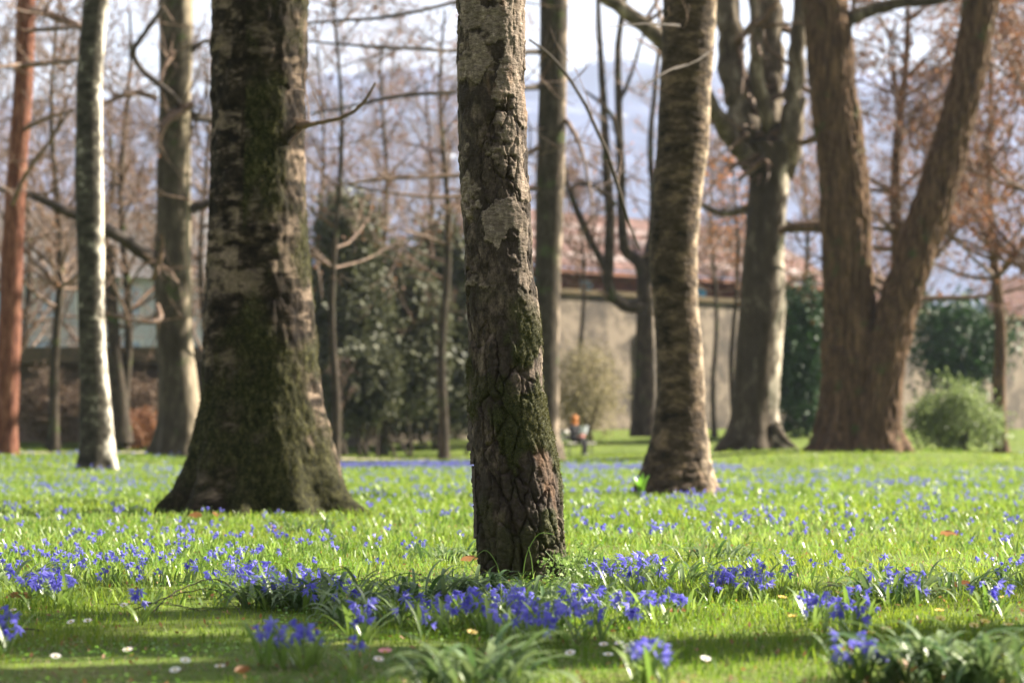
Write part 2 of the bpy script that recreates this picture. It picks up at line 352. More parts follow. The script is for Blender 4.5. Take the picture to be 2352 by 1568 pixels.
def sun_rim_paint(T, B, a, b_, amt, s, st=(5, 5, 3)):
    """pale bark patches painting a sunlit rim down the right-hand face"""
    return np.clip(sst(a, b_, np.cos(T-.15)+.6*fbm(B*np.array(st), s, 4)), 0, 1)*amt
def disp_side(a, b_, amt, s, st=(5, 5, 3)):
    def f(T, z, B, RR): return .05*RR*fbm(B*3.0, s, 4)+.10*RR*np.exp(-np.clip(z, 0, 9)/.2)*np.cos(5*T+s), {'pale': sun_rim_paint(T, B, a, b_, amt, s+1, st)}
    return f
def grow(rs, p, d, L, r, lev, maxlev, out, up=.15, kids=(3, 5), wob=.25, minr=.004, k=5):
    n = 5 if lev == 0 else (4 if lev == 1 else 3)
    pts = [p]; dd = np.array(d, float)
    for s in range(n):
        dd = dd+rs.normal(0, wob, 3)*(.5+.3*lev)/1.2; dd[2] += up*.35; dd /= np.linalg.norm(dd); pts.append(pts[-1]+dd*L/n)
    pts = np.array(pts); rad = np.linspace(r, max(r*.35, minr*.6) if lev < maxlev else minr*.25, n+1)
    out.append(tube(pts, rad, max(3, k-2*lev)))
    if lev < maxlev:
        for _ in range(rs.integers(*kids)):
            t = rs.uniform(.3, 1.0); f = t*n; a = min(int(f), n-1); q = pts[a]+(pts[a+1]-pts[a])*(f-a)
            ax = pts[a+1]-pts[a]; ax /= np.linalg.norm(ax); nd = ax*.75+rs.normal(0, .62, 3); nd[2] += up; nd /= np.linalg.norm(nd)
            grow(rs, q, nd, L*rs.uniform(.45, .72), max(r*(1-.65*t)*.62, minr), lev+1, maxlev, out, up, kids, wob, minr, k)
def crown(name, parent, path, rr, z0, z1, count, L, mt, seed, maxlev=2, up=.25, kids=(3, 5), minr=.006, rfac=.35):
    rs = np.random.default_rng(seed); out = []
    for _ in range(count):
        z = rs.uniform(z0, z1); i = min(np.searchsorted(path[:, 2], z), len(path)-1); a = rs.uniform(0, 2*math.pi)
        d = np.array([math.cos(a), math.sin(a), rs.uniform(.1, .8)]); f = (z-z0)/(z1-z0+1e-6)
        grow(rs, path[i], d, L*(1.1-.6*f)*rs.uniform(.7, 1.2), max(rr[i]*rfac, .012), 0, maxlev, out, up, kids, minr=minr)
    V, F = cat(out); o = build(name, [(V, F, 0)], mt, parent); return o
def limb(parent, pts, mt, seed=0, k=8, name='limb', n=22, twigs=0, tl=.5):
    """pts: (u, v, Y, width in u)"""
    A = np.array([np.append(P(u, v, Y), w_/2*Y/FOC) for u, v, Y, w_ in pts]); S = crspline(A, n)
    rs = np.random.default_rng(seed); r = np.maximum(S[:, 3], .003)
    S[:, :3] += rs.normal(0, .12, (n, 3))*r[:, None]
    o = build(name, [(*tube(S[:, :3], r, k), 0)], mt, parent)
    if twigs:
        out = []
        for _ in range(twigs):
            i = rs.integers(2, n-1); d = rs.normal(0, 1, 3); d[2] += .3; d /= np.linalg.norm(d)
            grow(rs, S[i, :3], d, tl*rs.uniform(.5, 1.2), max(r[i]*.35, .004), 1, 2, out, .1, (2, 4), minr=.003)
        tw_ = build('twig_spray', [(*cat(out), 0)], M_twig, o); tw_['kind'] = 'stuff'
    return o

# --- central birch
def disp5(T, z, B, RR):
    warp = np.stack([fbm(B*14, 41, 3), fbm(B*14, 42, 3), fbm(B*14, 43, 3)], 1)
    Bw = B+warp*.012
    front = np.cos(T+math.pi/2)                               # 1 on the camera side
    right = np.cos(T)
    Bv = B+np.stack([fbm(B*9, 44, 4), fbm(B*9, 45, 4), 2.2*fbm(B*7, 46, 4)], 1)*.034
    f1, f2, idv = worley(Bv*np.array([22, 22, 6.5]), 51)      # tall plates
    g1, g2, idg = worley(Bw*np.array([52, 52, 30]), 61)       # small flakes
    e = f2-f1; eg = g2-g1
    crk = 1-sst(.0, .15, e); crg = 1-sst(.02, .22, eg)
    low = fbm(B*np.array([6, 6, 3.2]), 71, 4); band = fbm(B*np.array([7, 7, 16]), 75, 4)
    k1, k2, idk = worley((B+np.stack([fbm(B*22, 141, 4), fbm(B*22, 142, 4), fbm(B*22, 143, 4)], 1)*.03)*np.array([13, 13, 9]), 145)
    pale = .95*sst(.0, .10, .75*(idk-.45)+.25*fbm(B*np.array([40, 40, 60]), 147, 3)+low*.7+.25*band+.10*(z > 1.0)+.30*np.clip(right+.2, 0, 1)*sst(.8, 1.05, z)-.18*(z < .8)+.10*(right < -.75)*sst(.15, .3, z)-.34)  # papery patches; the extra paleness at upper right paints in sunlight
    pale = pale*sst(.1, .35, z+.1*low)
    moss = sst(.0, .22, fbm(B*np.array([9, 9, 6]), 81, 4)+.62*np.exp(-((z-.60)/.22)**2)*(.35+.65*sst(-.75, .2, right))*sst(-.6, .2, front+.5)-.22)
    moss = np.maximum(moss, .55*sst(.1, .4, fbm(B*np.array([12, 12, 8]), 83, 3)+.4*np.exp(-((z-.10)/.12)**2)-.1))
    rust = .35*sst(.38, .60, fbm(B*np.array([11, 11, 5]), 91, 4)+.30*np.exp(-((z-.42)/.10)**2-((T-5.35)/.35)**2)+.12*(right > .3)*sst(1.1, 1.4, z))
    moss = moss*(1-.8*rust)*sst(1.02, .80, z+.12*low)
    rough = (.35+.65*sst(.0, .5, .35-low))*(1-.65*pale)
    sel = sst(-.12, .22, fbm(B*np.array([9, 9, 5]), 149, 3)+.5*sst(.45, .12, z)); crk = crk*(.25+.75*sel); rough = np.maximum(rough*.75, sst(.40, .10, z))
    d = -.024*crk*rough-.005*crg*(.2+.8*rough)*(.35+.65*sel)+.0035*(idv-.5)*(.3+rough)+.003*(idg-.5)
    d = d+.0035*fbm(B*np.array([40, 40, 25]), 95, 4)+.010*fbm(B*np.array([8, 8, 3]), 97, 3)
    d = d+.0035*sst(.0, .3, pale)+.0016*pale*fbm(B*np.array([20, 20, 170]), 98, 3)
    d = d+moss*(.006+.004*fbm(B*60, 99, 3))
    slot = np.exp(-((T-4.72)/.055)**2)*sst(.13, .09, z); d = d-.045*slot        # rotten slot at the foot
    fl = sst(.20, -.05, z); d = d+.020*fl*np.cos(3*T+.8)*.5
    return d, {'pale': pale, 'moss': moss, 'rust': rust}
E5 = [(-30, 1050, 1207), (0, 1050, 1207), (60, 1052, 1206), (120, 1049, 1204), (180, 1053, 1203), (240, 1054, 1206), (300, 1056, 1208), (400, 1061, 1212), (500, 1066, 1222), (560, 1066, 1224), (620, 1069, 1228), (700, 1071, 1238), (760, 1074, 1240),
      (840, 1076, 1246), (900, 1078, 1250), (960, 1080, 1257), (1000, 1080, 1268), (1060, 1085, 1276), (1100, 1087, 1281), (1200, 1092, 1292), (1280, 1097, 1299), (1335, 1106, 1302)]
t5 = thing('birch_tree', 'gnarled birch in sharp focus at the centre, with flaking moss-patched bark', 'tree', 'trees in the park')
o5, path5, rr5, V5, at5 = trunk('trunk', E5, 7.87, 9.5, M_birch, t5, 248, 660, disp5, sink=.10)
crown('crown', t5, path5, rr5, 4.6, 9.3, 14, 2.0, M_twigd, 5)
# moss strands
rs = np.random.default_rng(3)
mo = at5['moss'].reshape(V5.shape[:2]); zmask = (V5[..., 2] > -.02) & (V5[..., 2] < 2.0) & (mo > .35)
ii = np.argwhere(zmask); wgt = mo[ii[:, 0], ii[:, 1]]**1.5*np.exp(-((V5[ii[:, 0], ii[:, 1], 2]-.6)/.35)**2)+.02; ii = ii[rs.choice(len(ii), 15000, p=wgt/wgt.sum())]
def fuzz(name, Vg, ii, cxy, parent, ln, wd, m, rs):
    p = Vg[ii[:, 0], ii[:, 1]]; c = cxy[ii[:, 0]]; nr = p-c; nr[:, 2] = 0; nr /= np.linalg.norm(nr, axis=1)[:, None]
    d = nr*rs.uniform(.3, 1, (len(p), 1))+rs.normal(0, .75, p.shape); d /= np.linalg.norm(d, axis=1)[:, None]; L = ln*rs.uniform(.4, 1.3, (len(p), 1))
    s = np.cross(d, rs.normal(0, 1, p.shape)); s /= np.linalg.norm(s, axis=1)[:, None]; s *= wd
    mid = p+d*L*.55; tip = p+d*L+np.array([0, 0, -.35])*L
    V = np.stack([p-s, p+s, mid+s*.8, mid-s*.8, tip], 1).reshape(-1, 3); k = np.arange(len(p))[:, None]*5
    tn = np.repeat(rs.uniform(0, 1, len(p)), 5)
    o = build(name, [(V, k+np.array([0, 1, 2, 3]), 0)], m, parent, attrs={'tint': tn})
    # tips share the vertices of the strand
    me = o.data; o['kind'] = 'stuff'; return o
fuzz('moss', V5, ii, path5, t5, .010, .0009, M_mosst, rs)
# loose bark plates on the shaded edge
for v, z_h, out_, wd in [(945, 40, 16, 34), (1000, 36, 18, 32), (1045, 22, 14, 26), (1095, 26, 13, 28), (1138, 20, 10, 24), (1190, 46, 12, 30), (430, 26, 8, 22), (610, 22, 6, 20)]:
    c = P(np.interp(v, [e[0] for e in E5], [e[1] for e in E5])+out_*.28, v, 7.86); s = 7.87/FOC
    nz, na = 14, 9; tz = np.linspace(-1, 1, nz); ta = np.linspace(-1, 1, na); A, Z = np.meshgrid(ta, tz)
    q = np.stack([A*2, Z*3, A*0+v], -1).reshape(-1, 3); jag = 1.5*fbm(q*1.9, 7, 4).reshape(A.shape)
    out_x = -(1-A**2)*out_*.5*s*(1+.6*jag); yy = A*wd*.5*s; zz = Z*z_h*s*(.9+.22*jag)+.004*jag
    fr = np.stack([c[0]+out_x, c[1]+yy, c[2]+zz], -1); bk = fr+np.array([.022, 0, 0])
    V = np.concatenate([fr.reshape(-1, 3), bk.reshape(-1, 3)]); N = nz*na; a = np.arange(nz-1)[:, None]*na+np.arange(na-1)[None]
    F = np.stack([a, a+1, a+na+1, a+na], -1).reshape(-1, 4)
    bd = list(range(na))+[r*na+na-1 for r in range(1, nz)]+[N-1-k for k in range(1, na)]+[r*na for r in range(nz-2, 0, -1)]
    Fr = np.array([[bd[k], bd[(k+1) % len(bd)], bd[(k+1) % len(bd)]+N, bd[k]+N] for k in range(len(bd))])
    build('bark_plate', [(V, np.concatenate([F, F[:, ::-1]+N, Fr]), 0)], M_plate, t5)

# --- big mossy trunk
def disp4(T, z, B, RR):
    front = np.cos(T+math.pi/2); right = np.cos(T)
    f1, f2, idv = worley((B+.03*fbm(B*5, 3, 3)[:, None])*np.array([9, 9, 6]), 15); crk = 1-sst(.02, .3, f2-f1)
    low = fbm(B*np.array([2.6, 2.6, 1.8]), 17, 4)
    moss = sst(-.18, .28, low+.25*fbm(B*np.array([12, 12, 7]), 18, 4)+.42*sst(1.7, .5, z)-.10+.22*sst(-.6, -.1, right)*sst(.9, .4, right)-.30*sst(1.1, 1.6, z)*(right < -.2)-.12*(right < -.75))
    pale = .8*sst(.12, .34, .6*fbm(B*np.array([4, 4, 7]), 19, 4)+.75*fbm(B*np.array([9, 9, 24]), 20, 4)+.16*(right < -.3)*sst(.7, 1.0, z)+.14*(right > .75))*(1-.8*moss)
    lob = np.cos(5*T+.6)*.55+np.cos(3*T+2.1)*.35+.25*np.cos(9*T)
    fl = np.exp(-np.clip(z, 0, 9)/.22)
    Tw = (T+math.pi) % (2*math.pi)-math.pi; roots = sum(a_*np.exp(-((Tw-c_)/w_)**2) for c_, a_, w_ in [(-2.95, .45, .26), (-2.25, .5, .22), (-1.72, .30, .16), (-1.05, .38, .25), (-.42, .62, .26), (.25, .4, .25), (1.2, .5, .3), (2.2, .5, .3)])
    d = .75*RR*np.exp(-np.clip(z-.02+.05*np.cos(3*T), 0, 9)/.16)*(roots-.30)+.05*RR*fl*np.cos(11*T)*.5+.016*lob*sst(1.3, .2, z)-.006*crk*(1-.5*moss)+.020*fbm(B*np.array([18, 18, 9]), 21, 5)+.02*fbm(B*np.array([3, 3, 1.5]), 23, 3)
    d = d+moss*.012*fbm(B*22, 25, 4)
    return d, {'pale': pale, 'moss': moss}
E4 = [(-30, 487, 713), (0, 487, 713), (120, 487, 710), (220, 488, 703), (300, 489, 700), (400, 486, 698), (500, 482, 699), (600, 476, 707), (700, 470, 720), (800, 470, 728), (850, 472, 735), (900, 468, 742), (950, 460, 750), (1000, 450, 762), (1050, 436, 774), (1100, 420, 786), (1140, 402, 802), (1165, 388, 822), (1180, 380, 838)]
t4 = thing('broad_tree', 'broad old trunk wrapped in green moss, flaring wide into the lawn', 'tree', 'trees in the park')
o4, path4, rr4, V4, at4 = trunk('trunk', E4, 15.4, 13, M_moss_trunk, t4, 200, 380, disp4, sink=.10, depth=.9)
crown('crown', t4, path4, rr4, 6.5, 12.5, 12, 3.6, M_twigd, 7)
limb(t4, [(680, 290, 15.3, 26), (712, 286, 15.2, 14), (735, 282, 15.2, 11), (790, 268, 15.1, 9), (832, 240, 15, 8), (862, 190, 14.9, 5)], M_twig, 2, twigs=4, tl=.35)
rs = np.random.default_rng(4); mo = at4['moss'].reshape(V4.shape[:2]); ii = np.argwhere((mo > .4) & (V4[..., 2] < 3.4)); ii = ii[rs.choice(len(ii), 16000)]
fuzz('moss', V4, ii, path4, t4, .022, .0018, M_mosst, rs)

# --- banded birch to the right
def disp8(T, z, B, RR):
    lob = np.cos(4*T+.9)*.6+np.cos(7*T)*.4; fl = np.exp(-np.clip(z, 0, 9)/.13)
    f1, f2, idv = worley(B*np.array([9, 9, 14]), 115); crk = 1-sst(.02, .3, f2-f1)
    d = .16*RR*fl*lob-.012*crk*sst(.6, .1, z)-.004*crk+.005*fbm(B*np.array([10, 10, 26]), 121, 5)+.012*fbm(B*np.array([4, 4, 3]), 123, 3)
    return d, {'pale': sun_rim_paint(T, B, .60, 1.1, .8, 125, (10, 10, 16))}
E8 = [(-30, 1526, 1650), (0, 1524, 1648), (100, 1520, 1641), (200, 1516, 1633), (280, 1510, 1630), (350, 1506, 1627), (420, 1502, 1616), (500, 1494, 1606), (600, 1490, 1603), (700, 1499, 1606), (800, 1508, 1614), (900, 1508, 1620), (960, 1503, 1623), (1020, 1490, 1630), (1070, 1474, 1636), (1110, 1460, 1645), (1145, 1444, 1657)]
t8 = thing('birch_tree', 'brown banded birch trunk with splayed foot, standing right of the central trunk', 'tree', 'trees in the park')
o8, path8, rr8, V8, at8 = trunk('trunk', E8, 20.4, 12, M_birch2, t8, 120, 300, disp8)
crown('crown', t8, path8, rr8, 5.8, 11.5, 12, 2.8, M_twigd, 8)
limb(t8, [(1560, 60, 20.0, 8), (1490, 55, 19.2, 4), (1400, 62, 18.5, 3)], M_twigd, 31, 5, twigs=3, tl=.4)
limb(t8, [(1470, 575, 18, 3), (1440, 500, 17.6, 7), (1420, 430, 17.4, 9), (1385, 330, 17.3, 9), (1330, 215, 17.2, 8), (1270, 135, 17.1, 7), (1215, 90, 17, 6)], M_twigd, 32, 5, twigs=5, tl=.55)
limb(t8, [(1580, 150, 20.1, 6), (1540, 160, 19.6, 5), (1500, 185, 19.3, 4), (1470, 210, 19.1, 2)], M_twigd, 33, 5, twigs=3, tl=.3)
limb(t8, [(1640, 110, 20.2, 5), (1600, 140, 19.8, 4), (1550, 160, 19.5, 2)], M_twigd, 34, 5, twigs=2, tl=.3)

# --- slim birch on the left
E2 = [(-30, 194, 252), (0, 192, 250), (100, 182, 241), (200, 175, 234), (400, 172, 237), (600, 178, 240), (700, 178, 239), (800, 182, 243), (900, 184, 252), (1000, 184, 262), (1050, 182, 268), (1072, 178, 273)]
t2 = thing('birch_tree', 'slim dark birch with a bright white sunlit edge, left of the mossy trunk', 'tree', 'trees in the park')
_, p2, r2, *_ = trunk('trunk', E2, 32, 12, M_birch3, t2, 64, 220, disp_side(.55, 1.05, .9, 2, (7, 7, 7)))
crown('crown', t2, p2, r2, 6.7, 11.5, 14, 2.6, M_twigd, 9)
# --- smooth grey tree
def disp3(T, z, B, RR):
    d = .07*RR*np.cos(6*T+.6*np.sin(z))*sst(3.5, .5, z)+.05*RR*fbm(B*2, 7, 3); return d+.10*RR*np.exp(-np.clip(z, 0, 9)/.3)*np.cos(4*T), {'pale': sun_rim_paint(T, B, .5, .9, .9, 127)}
E3 = [(-30, 366, 446), (0, 365, 445), (130, 366, 442), (260, 366, 438), (400, 360, 438), (500, 360, 440), (600, 353, 440), (700, 355, 440), (800, 362, 443), (900, 366, 455), (960, 366, 464), (1020, 354, 474), (1042, 340, 482)]
t3 = thing('beech_tree', 'smooth grey beech with crooked low limbs between slim birch and mossy trunk', 'tree', 'trees in the park')
_, p3, r3, *_ = trunk('trunk', E3, 45, 15, M_grey, t3, 72, 200, disp3)
crown('crown', t3, p3, r3, 9.2, 14.5, 16, 3.4, M_twigd, 10)
for k, pts in enumerate([
    [(390, 620, 45, 44), (330, 580, 44.5, 34), (240, 525, 44, 28), (176, 496, 43.5, 24), (73, 450, 43, 18), (-20, 428, 42.5, 12)],
    [(420, 255, 44.6, 26), (390, 215, 44.2, 16), (330, 165, 44, 14), (308, 118, 43.8, 13), (340, 65, 43.6, 12), (372, 20, 43.5, 10)],
    [(440, 240, 44.5, 20), (380, 285, 44, 14), (365, 330, 43.9, 8)], [(400, 120, 44.5, 12), (370, 180, 44.2, 10), (385, 260, 44.1, 8)],
    [(436, 265, 45, 24), (470, 272, 45.5, 20), (520, 285, 46, 16)], [(430, 120, 45, 14), (462, 100, 45, 12), (520, 80, 45.5, 9)],
    [(432, 480, 45, 26), (470, 470, 45, 20), (530, 440, 45.5, 14)], [(362, 700, 44.2, 14), (368, 730, 43.8, 13), (348, 740, 43.6, 11), (300, 735, 43.4, 9), (230, 715, 43, 6)],
    [(350, 640, 44.2, 12), (366, 600, 43.8, 12), (372, 560, 43.7, 10), (370, 540, 43.6, 7)], [(360, 225, 44.3, 14), (300, 215, 44, 14), (235, 240, 43.7, 10)]]):
    limb(t3, pts, M_twig if k in (2, 3, 7, 8, 9) else M_twigd, 40+k, 7, twigs=7, tl=1.3)
# --- red pine
E1 = [(-30, 40, 84), (0, 38, 82), (200, 32, 77), (400, 16, 60), (600, 2, 53), (800, -4, 47), (1000, -8, 40), (1036, -16, 46)]
t1 = thing('pine_tree', 'reddish pine trunk leaning at the far left edge of the picture', 'tree', 'trees in the park')
_, p1, r1, *_ = trunk('trunk', E1, 42, 14, M_pine, t1, 48, 160, seed=4)
crown('crown', t1, p1, r1, 8.7, 13.5, 14, 3, M_twigd, 11)
for k, pts in enumerate([[(60, 72, 42, 12), (130, 66, 41, 10), (210, 60, 40.5, 7)], [(40, 152, 42, 14), (110, 145, 41, 12), (190, 138, 40, 7)], [(60, 148, 42, 12), (20, 152, 41.5, 9), (-20, 155, 41, 6)],
                         [(50, 300, 42, 13), (110, 270, 41, 11), (170, 255, 40.5, 6)], [(60, 20, 42, 18), (130, 40, 41.5, 20), (190, 70, 41, 16), (235, 130, 40.5, 9)], [(30, 470, 41.8, 12), (60, 400, 41, 11), (110, 330, 40, 9), (165, 250, 39.6, 6)]]):
    limb(t1, pts, M_twig, 60+k, 6, twigs=10, tl=1.3)
# --- trunk behind the central one
E6 = [(-30, 1241, 1306), (0, 1240, 1305), (200, 1238, 1302), (400, 1232, 1298), (600, 1228, 1289), (800, 1222, 1284), (1000, 1220, 1284), (1038, 1212, 1294)]
t6 = thing('linden_tree', 'dark straight trunk half hidden behind the central birch', 'tree', 'trees in the park')
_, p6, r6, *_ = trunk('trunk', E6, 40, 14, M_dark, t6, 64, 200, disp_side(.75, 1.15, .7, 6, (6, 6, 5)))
crown('crown', t6, p6, r6, 8.4, 13.5, 14, 3, M_twigd, 12)
for k, pts in enumerate([[(1270, -40, 40, 22), (1150, -20, 39, 15), (1050, 4, 38.5, 11), (900, 38, 38, 9), (780, 48, 38, 7), (690, 54, 38, 5)],
                         [(1265, 118, 40, 18), (1150, 122, 39, 12), (1050, 118, 38.5, 10), (950, 112, 38, 9), (830, 106, 38, 7), (700, 94, 38, 5)],
                         [(1262, 200, 40, 16), (1150, 206, 39, 12), (1040, 212, 38.6, 10), (900, 224, 38.2, 9), (780, 250, 38, 6), (700, 262, 38, 4)],
                         [(1258, 330, 40, 14), (1120, 390, 39.4, 11), (1000, 405, 39, 9), (880, 412, 38.6, 8), (740, 430, 38.2, 5)],
                         [(1256, 430, 40, 14), (1140, 446, 39.4, 10), (1000, 452, 39, 8), (880, 440, 38.6, 6), (800, 425, 38.4, 4)],
                         [(1290, 260, 40, 14), (1330, 330, 39.6, 10), (1352, 420, 39.4, 7), (1362, 500, 39.2, 4)]]):
    limb(t6, pts, M_twig if k > 2 else M_twigd, 160+k, 6, twigs=9, tl=1.5)
# --- crooked many-stemmed tree before the wall
t7 = thing('crooked_tree', 'small dark tree with a hooked side branch and upright stems before the plaster wall', 'tree', 'trees in the park')
trunk('trunk', [(640, 1466, 1494), (700, 1462, 1498), (800, 1460, 1501), (900, 1456, 1503), (992, 1446, 1510)], 62, 0, M_dark, t7, 28, 80, seed=7)
for k, pts in enumerate([
    [(1480, 710, 62, 36), (1440, 704, 61.8, 30), (1408, 680, 61.6, 28), (1396, 620, 61.5, 26), (1402, 520, 61.5, 24), (1395, 400, 61.5, 22), (1388, 250, 61.5, 18), (1378, 100, 61.5, 14), (1370, -60, 61.5, 10)],
    [(1478, 680, 62, 34), (1470, 610, 62, 30), (1435, 570, 61.9, 24), (1428, 480, 61.8, 22), (1424, 330, 61.7, 20), (1420, 130, 61.6, 16), (1440, -40, 61.5, 10)],
    [(1478, 680, 62, 34), (1490, 600, 62, 26), (1500, 480, 62.2, 18), (1495, 330, 62.4, 14), (1515, 100, 62.6, 10)],
    [(1404, 640, 61.5, 18), (1360, 560, 61.4, 18), (1320, 470, 61.3, 16), (1296, 390, 61.2, 12), (1290, 280, 61, 7)],
    [(1412, 470, 61.5, 14), (1370, 430, 61.3, 12), (1325, 425, 61.2, 9), (1300, 440, 61.1, 6)],
    [(1424, 330, 61.6, 12), (1402, 260, 61.4, 10), (1345, 210, 61.2, 6)], [(1424, 230, 61.6, 12), (1450, 170, 61.6, 9), (1480, 70, 61.6, 6)]]):
    limb(t7, pts, M_dark, 80+k, 7, twigs=5, tl=1.6)
# --- pale forked tree
t9 = thing('plane_tree', 'grey tree forking into several pale stems, with a brilliant white sunlit edge', 'tree', 'trees in the park')
def disp9(T, z, B, RR):
    lob = np.cos(5*T+1.0); return .07*RR*lob*sst(5, 1, z)+.20*RR*np.exp(-np.clip(z, 0, 9)/.28)*lob+.05*RR*fbm(B*2.2, 9, 4), {'pale': sun_rim_paint(T, B, .45, .85, 1.0, 129)}
E9 = [(330, 1704, 1828), (360, 1714, 1822), (420, 1722, 1812), (500, 1713, 1806), (600, 1705, 1800), (700, 1697, 1804), (800, 1690, 1793), (950, 1678, 1784), (1000, 1665, 1792), (1026, 1650, 1806)]
trunk('trunk', E9, 52, 0, M_plane, t9, 72, 180, disp9)
for k, pts in enumerate([
    [(1745, 400, 52, 84), (1715, 300, 52, 77), (1692, 200, 52, 69), (1676, 90, 52, 61), (1660, -80, 52, 51)],
    [(1768, 400, 52, 90), (1768, 260, 52.2, 67), (1772, 120, 52.3, 61), (1758, -80, 52.4, 51)],
    [(1795, 400, 52, 67), (1815, 290, 51.7, 59), (1828, 180, 51.6, 44), (1838, 60, 51.5, 36), (1842, -90, 51.5, 28)],
    [(1772, 300, 51.6, 38), (1740, 190, 51.3, 36), (1738, 60, 51.2, 33), (1728, -80, 51.2, 26)],
    [(1722, 372, 52, 51), (1690, 330, 51.5, 44), (1640, 262, 51, 41), (1580, 170, 50.6, 44), (1520, 92, 50.2, 41), (1450, 35, 50, 36), (1380, -10, 49.8, 31)],
    [(1806, 520, 52, 26), (1850, 522, 51.8, 23), (1900, 505, 51.5, 18)], [(1712, 480, 52.5, 20), (1660, 490, 53, 18), (1610, 470, 53.4, 13)],
    [(1778, 975, 51.7, 26), (1802, 1010, 51.4, 18), (1836, 1034, 51.1, 6)]]):
    limb(t9, pts, M_plane2, 100+k, 9, name='root' if k == 7 else 'limb', twigs=0 if k in (7,) else 6, tl=1.8)
# --- double-stemmed fissured tree
t10 = thing('forked_tree', 'huge reddish-brown tree splitting low into two leaning stems', 'tree', 'trees in the park')
def disp10(T, z, B, RR):
    w_ = np.stack([fbm(B*3, 61, 3), fbm(B*3, 62, 3), fbm(B*2, 63, 3)], 1)*.10; f1, f2, idv = worley((B+w_)*np.array([11, 11, 1.7]), 64); k = fbm(B*np.array([7, 7, 1.2]), 9, 4)
    return .09*RR*k-.045*(1-sst(.0, .35, f2-f1))+.03*(idv-.5)+.02*fbm(B*np.array([16, 16, 7]), 65, 4)+.16*RR*np.exp(-np.clip(z, 0, 9)/.3)*np.cos(6*T+.5), {}
EA = [(-30, 1840, 1942), (0, 1843, 1946), (100, 1850, 1960), (200, 1858, 1969), (300, 1870, 1985), (400, 1879, 1994), (500, 1884, 2000), (600, 1888, 2005), (700, 1890, 2010), (800, 1890, 2025), (900, 1886, 2035), (1000, 1872, 2046), (1034, 1858, 2056)]
EB = [(-30, 2214, 2303), (0, 2209, 2298), (86, 2198, 2282), (172, 2185, 2268), (270, 2156, 2242), (366, 2125, 2218), (440, 2102, 2198), (512, 2079, 2178), (590, 2054, 2148), (682, 2018, 2118), (751, 1996, 2100), (835, 1972, 2080), (920, 1956, 2072), (993, 1945, 2072), (1037, 1930, 2092)]
_, pa, ra, *_ = trunk('trunk', EA, 48, 16, M_fiss, t10, 120, 240, disp10)
_, pb, rb, *_ = trunk('trunk', EB, 47.7, 13, M_fiss, t10, 120, 240, disp10)
crown('crown', t10, pa, ra, 10.2, 15.5, 14, 4, M_twigd, 13); crown('crown', t10, pb, rb, 10, 12.5, 8, 3.4, M_twigd, 14)
limb(t10, [(1930, 60, 48, 40), (1980, 30, 48, 34), (2060, 8, 48, 28), (2150, 0, 48, 22), (2260, -30, 48, 14)], M_plane, 120, 7, twigs=6, tl=1.6)
limb(t10, [(1895, 525, 48.5, 30), (1840, 520, 49.3, 24), (1790, 530, 50, 16)], M_fiss, 121, 7, twigs=2, tl=1.0)

# ------------------------------------------------------------------ wall, buildings
def on_line(o, a, t, off=0.0): return np.array([o[0]+math.cos(a)*t-math.sin(a)*off, o[1]+math.sin(a)*t+math.cos(a)*off])
def slab(o, a, t0, t1, f0, f1, z0, z1):
    V, F = boxm(t0, t1, f0, f1, z0, z1); c, s = math.cos(a), math.sin(a)
    return np.stack([o[0]+c*V[:, 0]-s*V[:, 1], o[1]+s*V[:, 0]+c*V[:, 1], V[:, 2]], 1), F
WO, WA = (4.65, 85.0), math.radians(43)
wt = thing('garden_wall', 'tall beige plaster wall with dappled shade behind the bench', 'wall')
build('wall_face', [(*slab(WO, WA, -13, 30, 0, .5, -.2, 5.55), 0)], M_wall, wt, False)
build('coping', [(*slab(WO, WA, -13.2, 30.2, -.12, .62, 5.552, 5.72), 0)], M_cope, wt, False)
for k in range(5):
    t = -9+k*9.0; build('buttress', [(*slab(WO, WA, t, t+.7, -.28, -.003, -.2, 4.6), 0)], M_wall, wt, False)
ho = on_line(WO, WA, 0, 2.5)
hs = thing('long_house', 'long low house with striped red tile roof rising over the plaster wall', 'house')
build('wall_face', [(*slab(ho, WA, -3.2, 13.0, 0, 6, .0, 6.6), 0)], M_fascia, hs, False)
build('eave', [(*slab(ho, WA, -3.5, 13.4, -.55, -.003, 6.45, 6.62), 0)], M_fascia, hs, False)
for t in (-3.6, -0.75, 2.3, 5.3):
    wv = slab(ho, WA, t, t+.62, -.05, -.006, 5.62, 6.28); wd_ = build('window', [(*wv, 0)], M_frame, hs, False)
    build('pane', [(*slab(ho, WA, t+.05, t+.57, -.075, -.053, 5.67, 6.23), 0)], M_teal, wd_, False)
for k in range(9):
    f0 = -.55+k*.5; z = 6.66+k*.27; V, F = slab(ho, WA, -3.5, 13.4, f0, f0+.56, 0, .07)
    cc = ((V[:, 0]-ho[0])*-math.sin(WA)+(V[:, 1]-ho[1])*math.cos(WA)-f0); V[:, 2] += z+cc*.56
    build('tile_course', [(V, F, 0)], [M_tile, M_tilep, M_tile, M_tile, M_tilep][k % 5], hs, False)
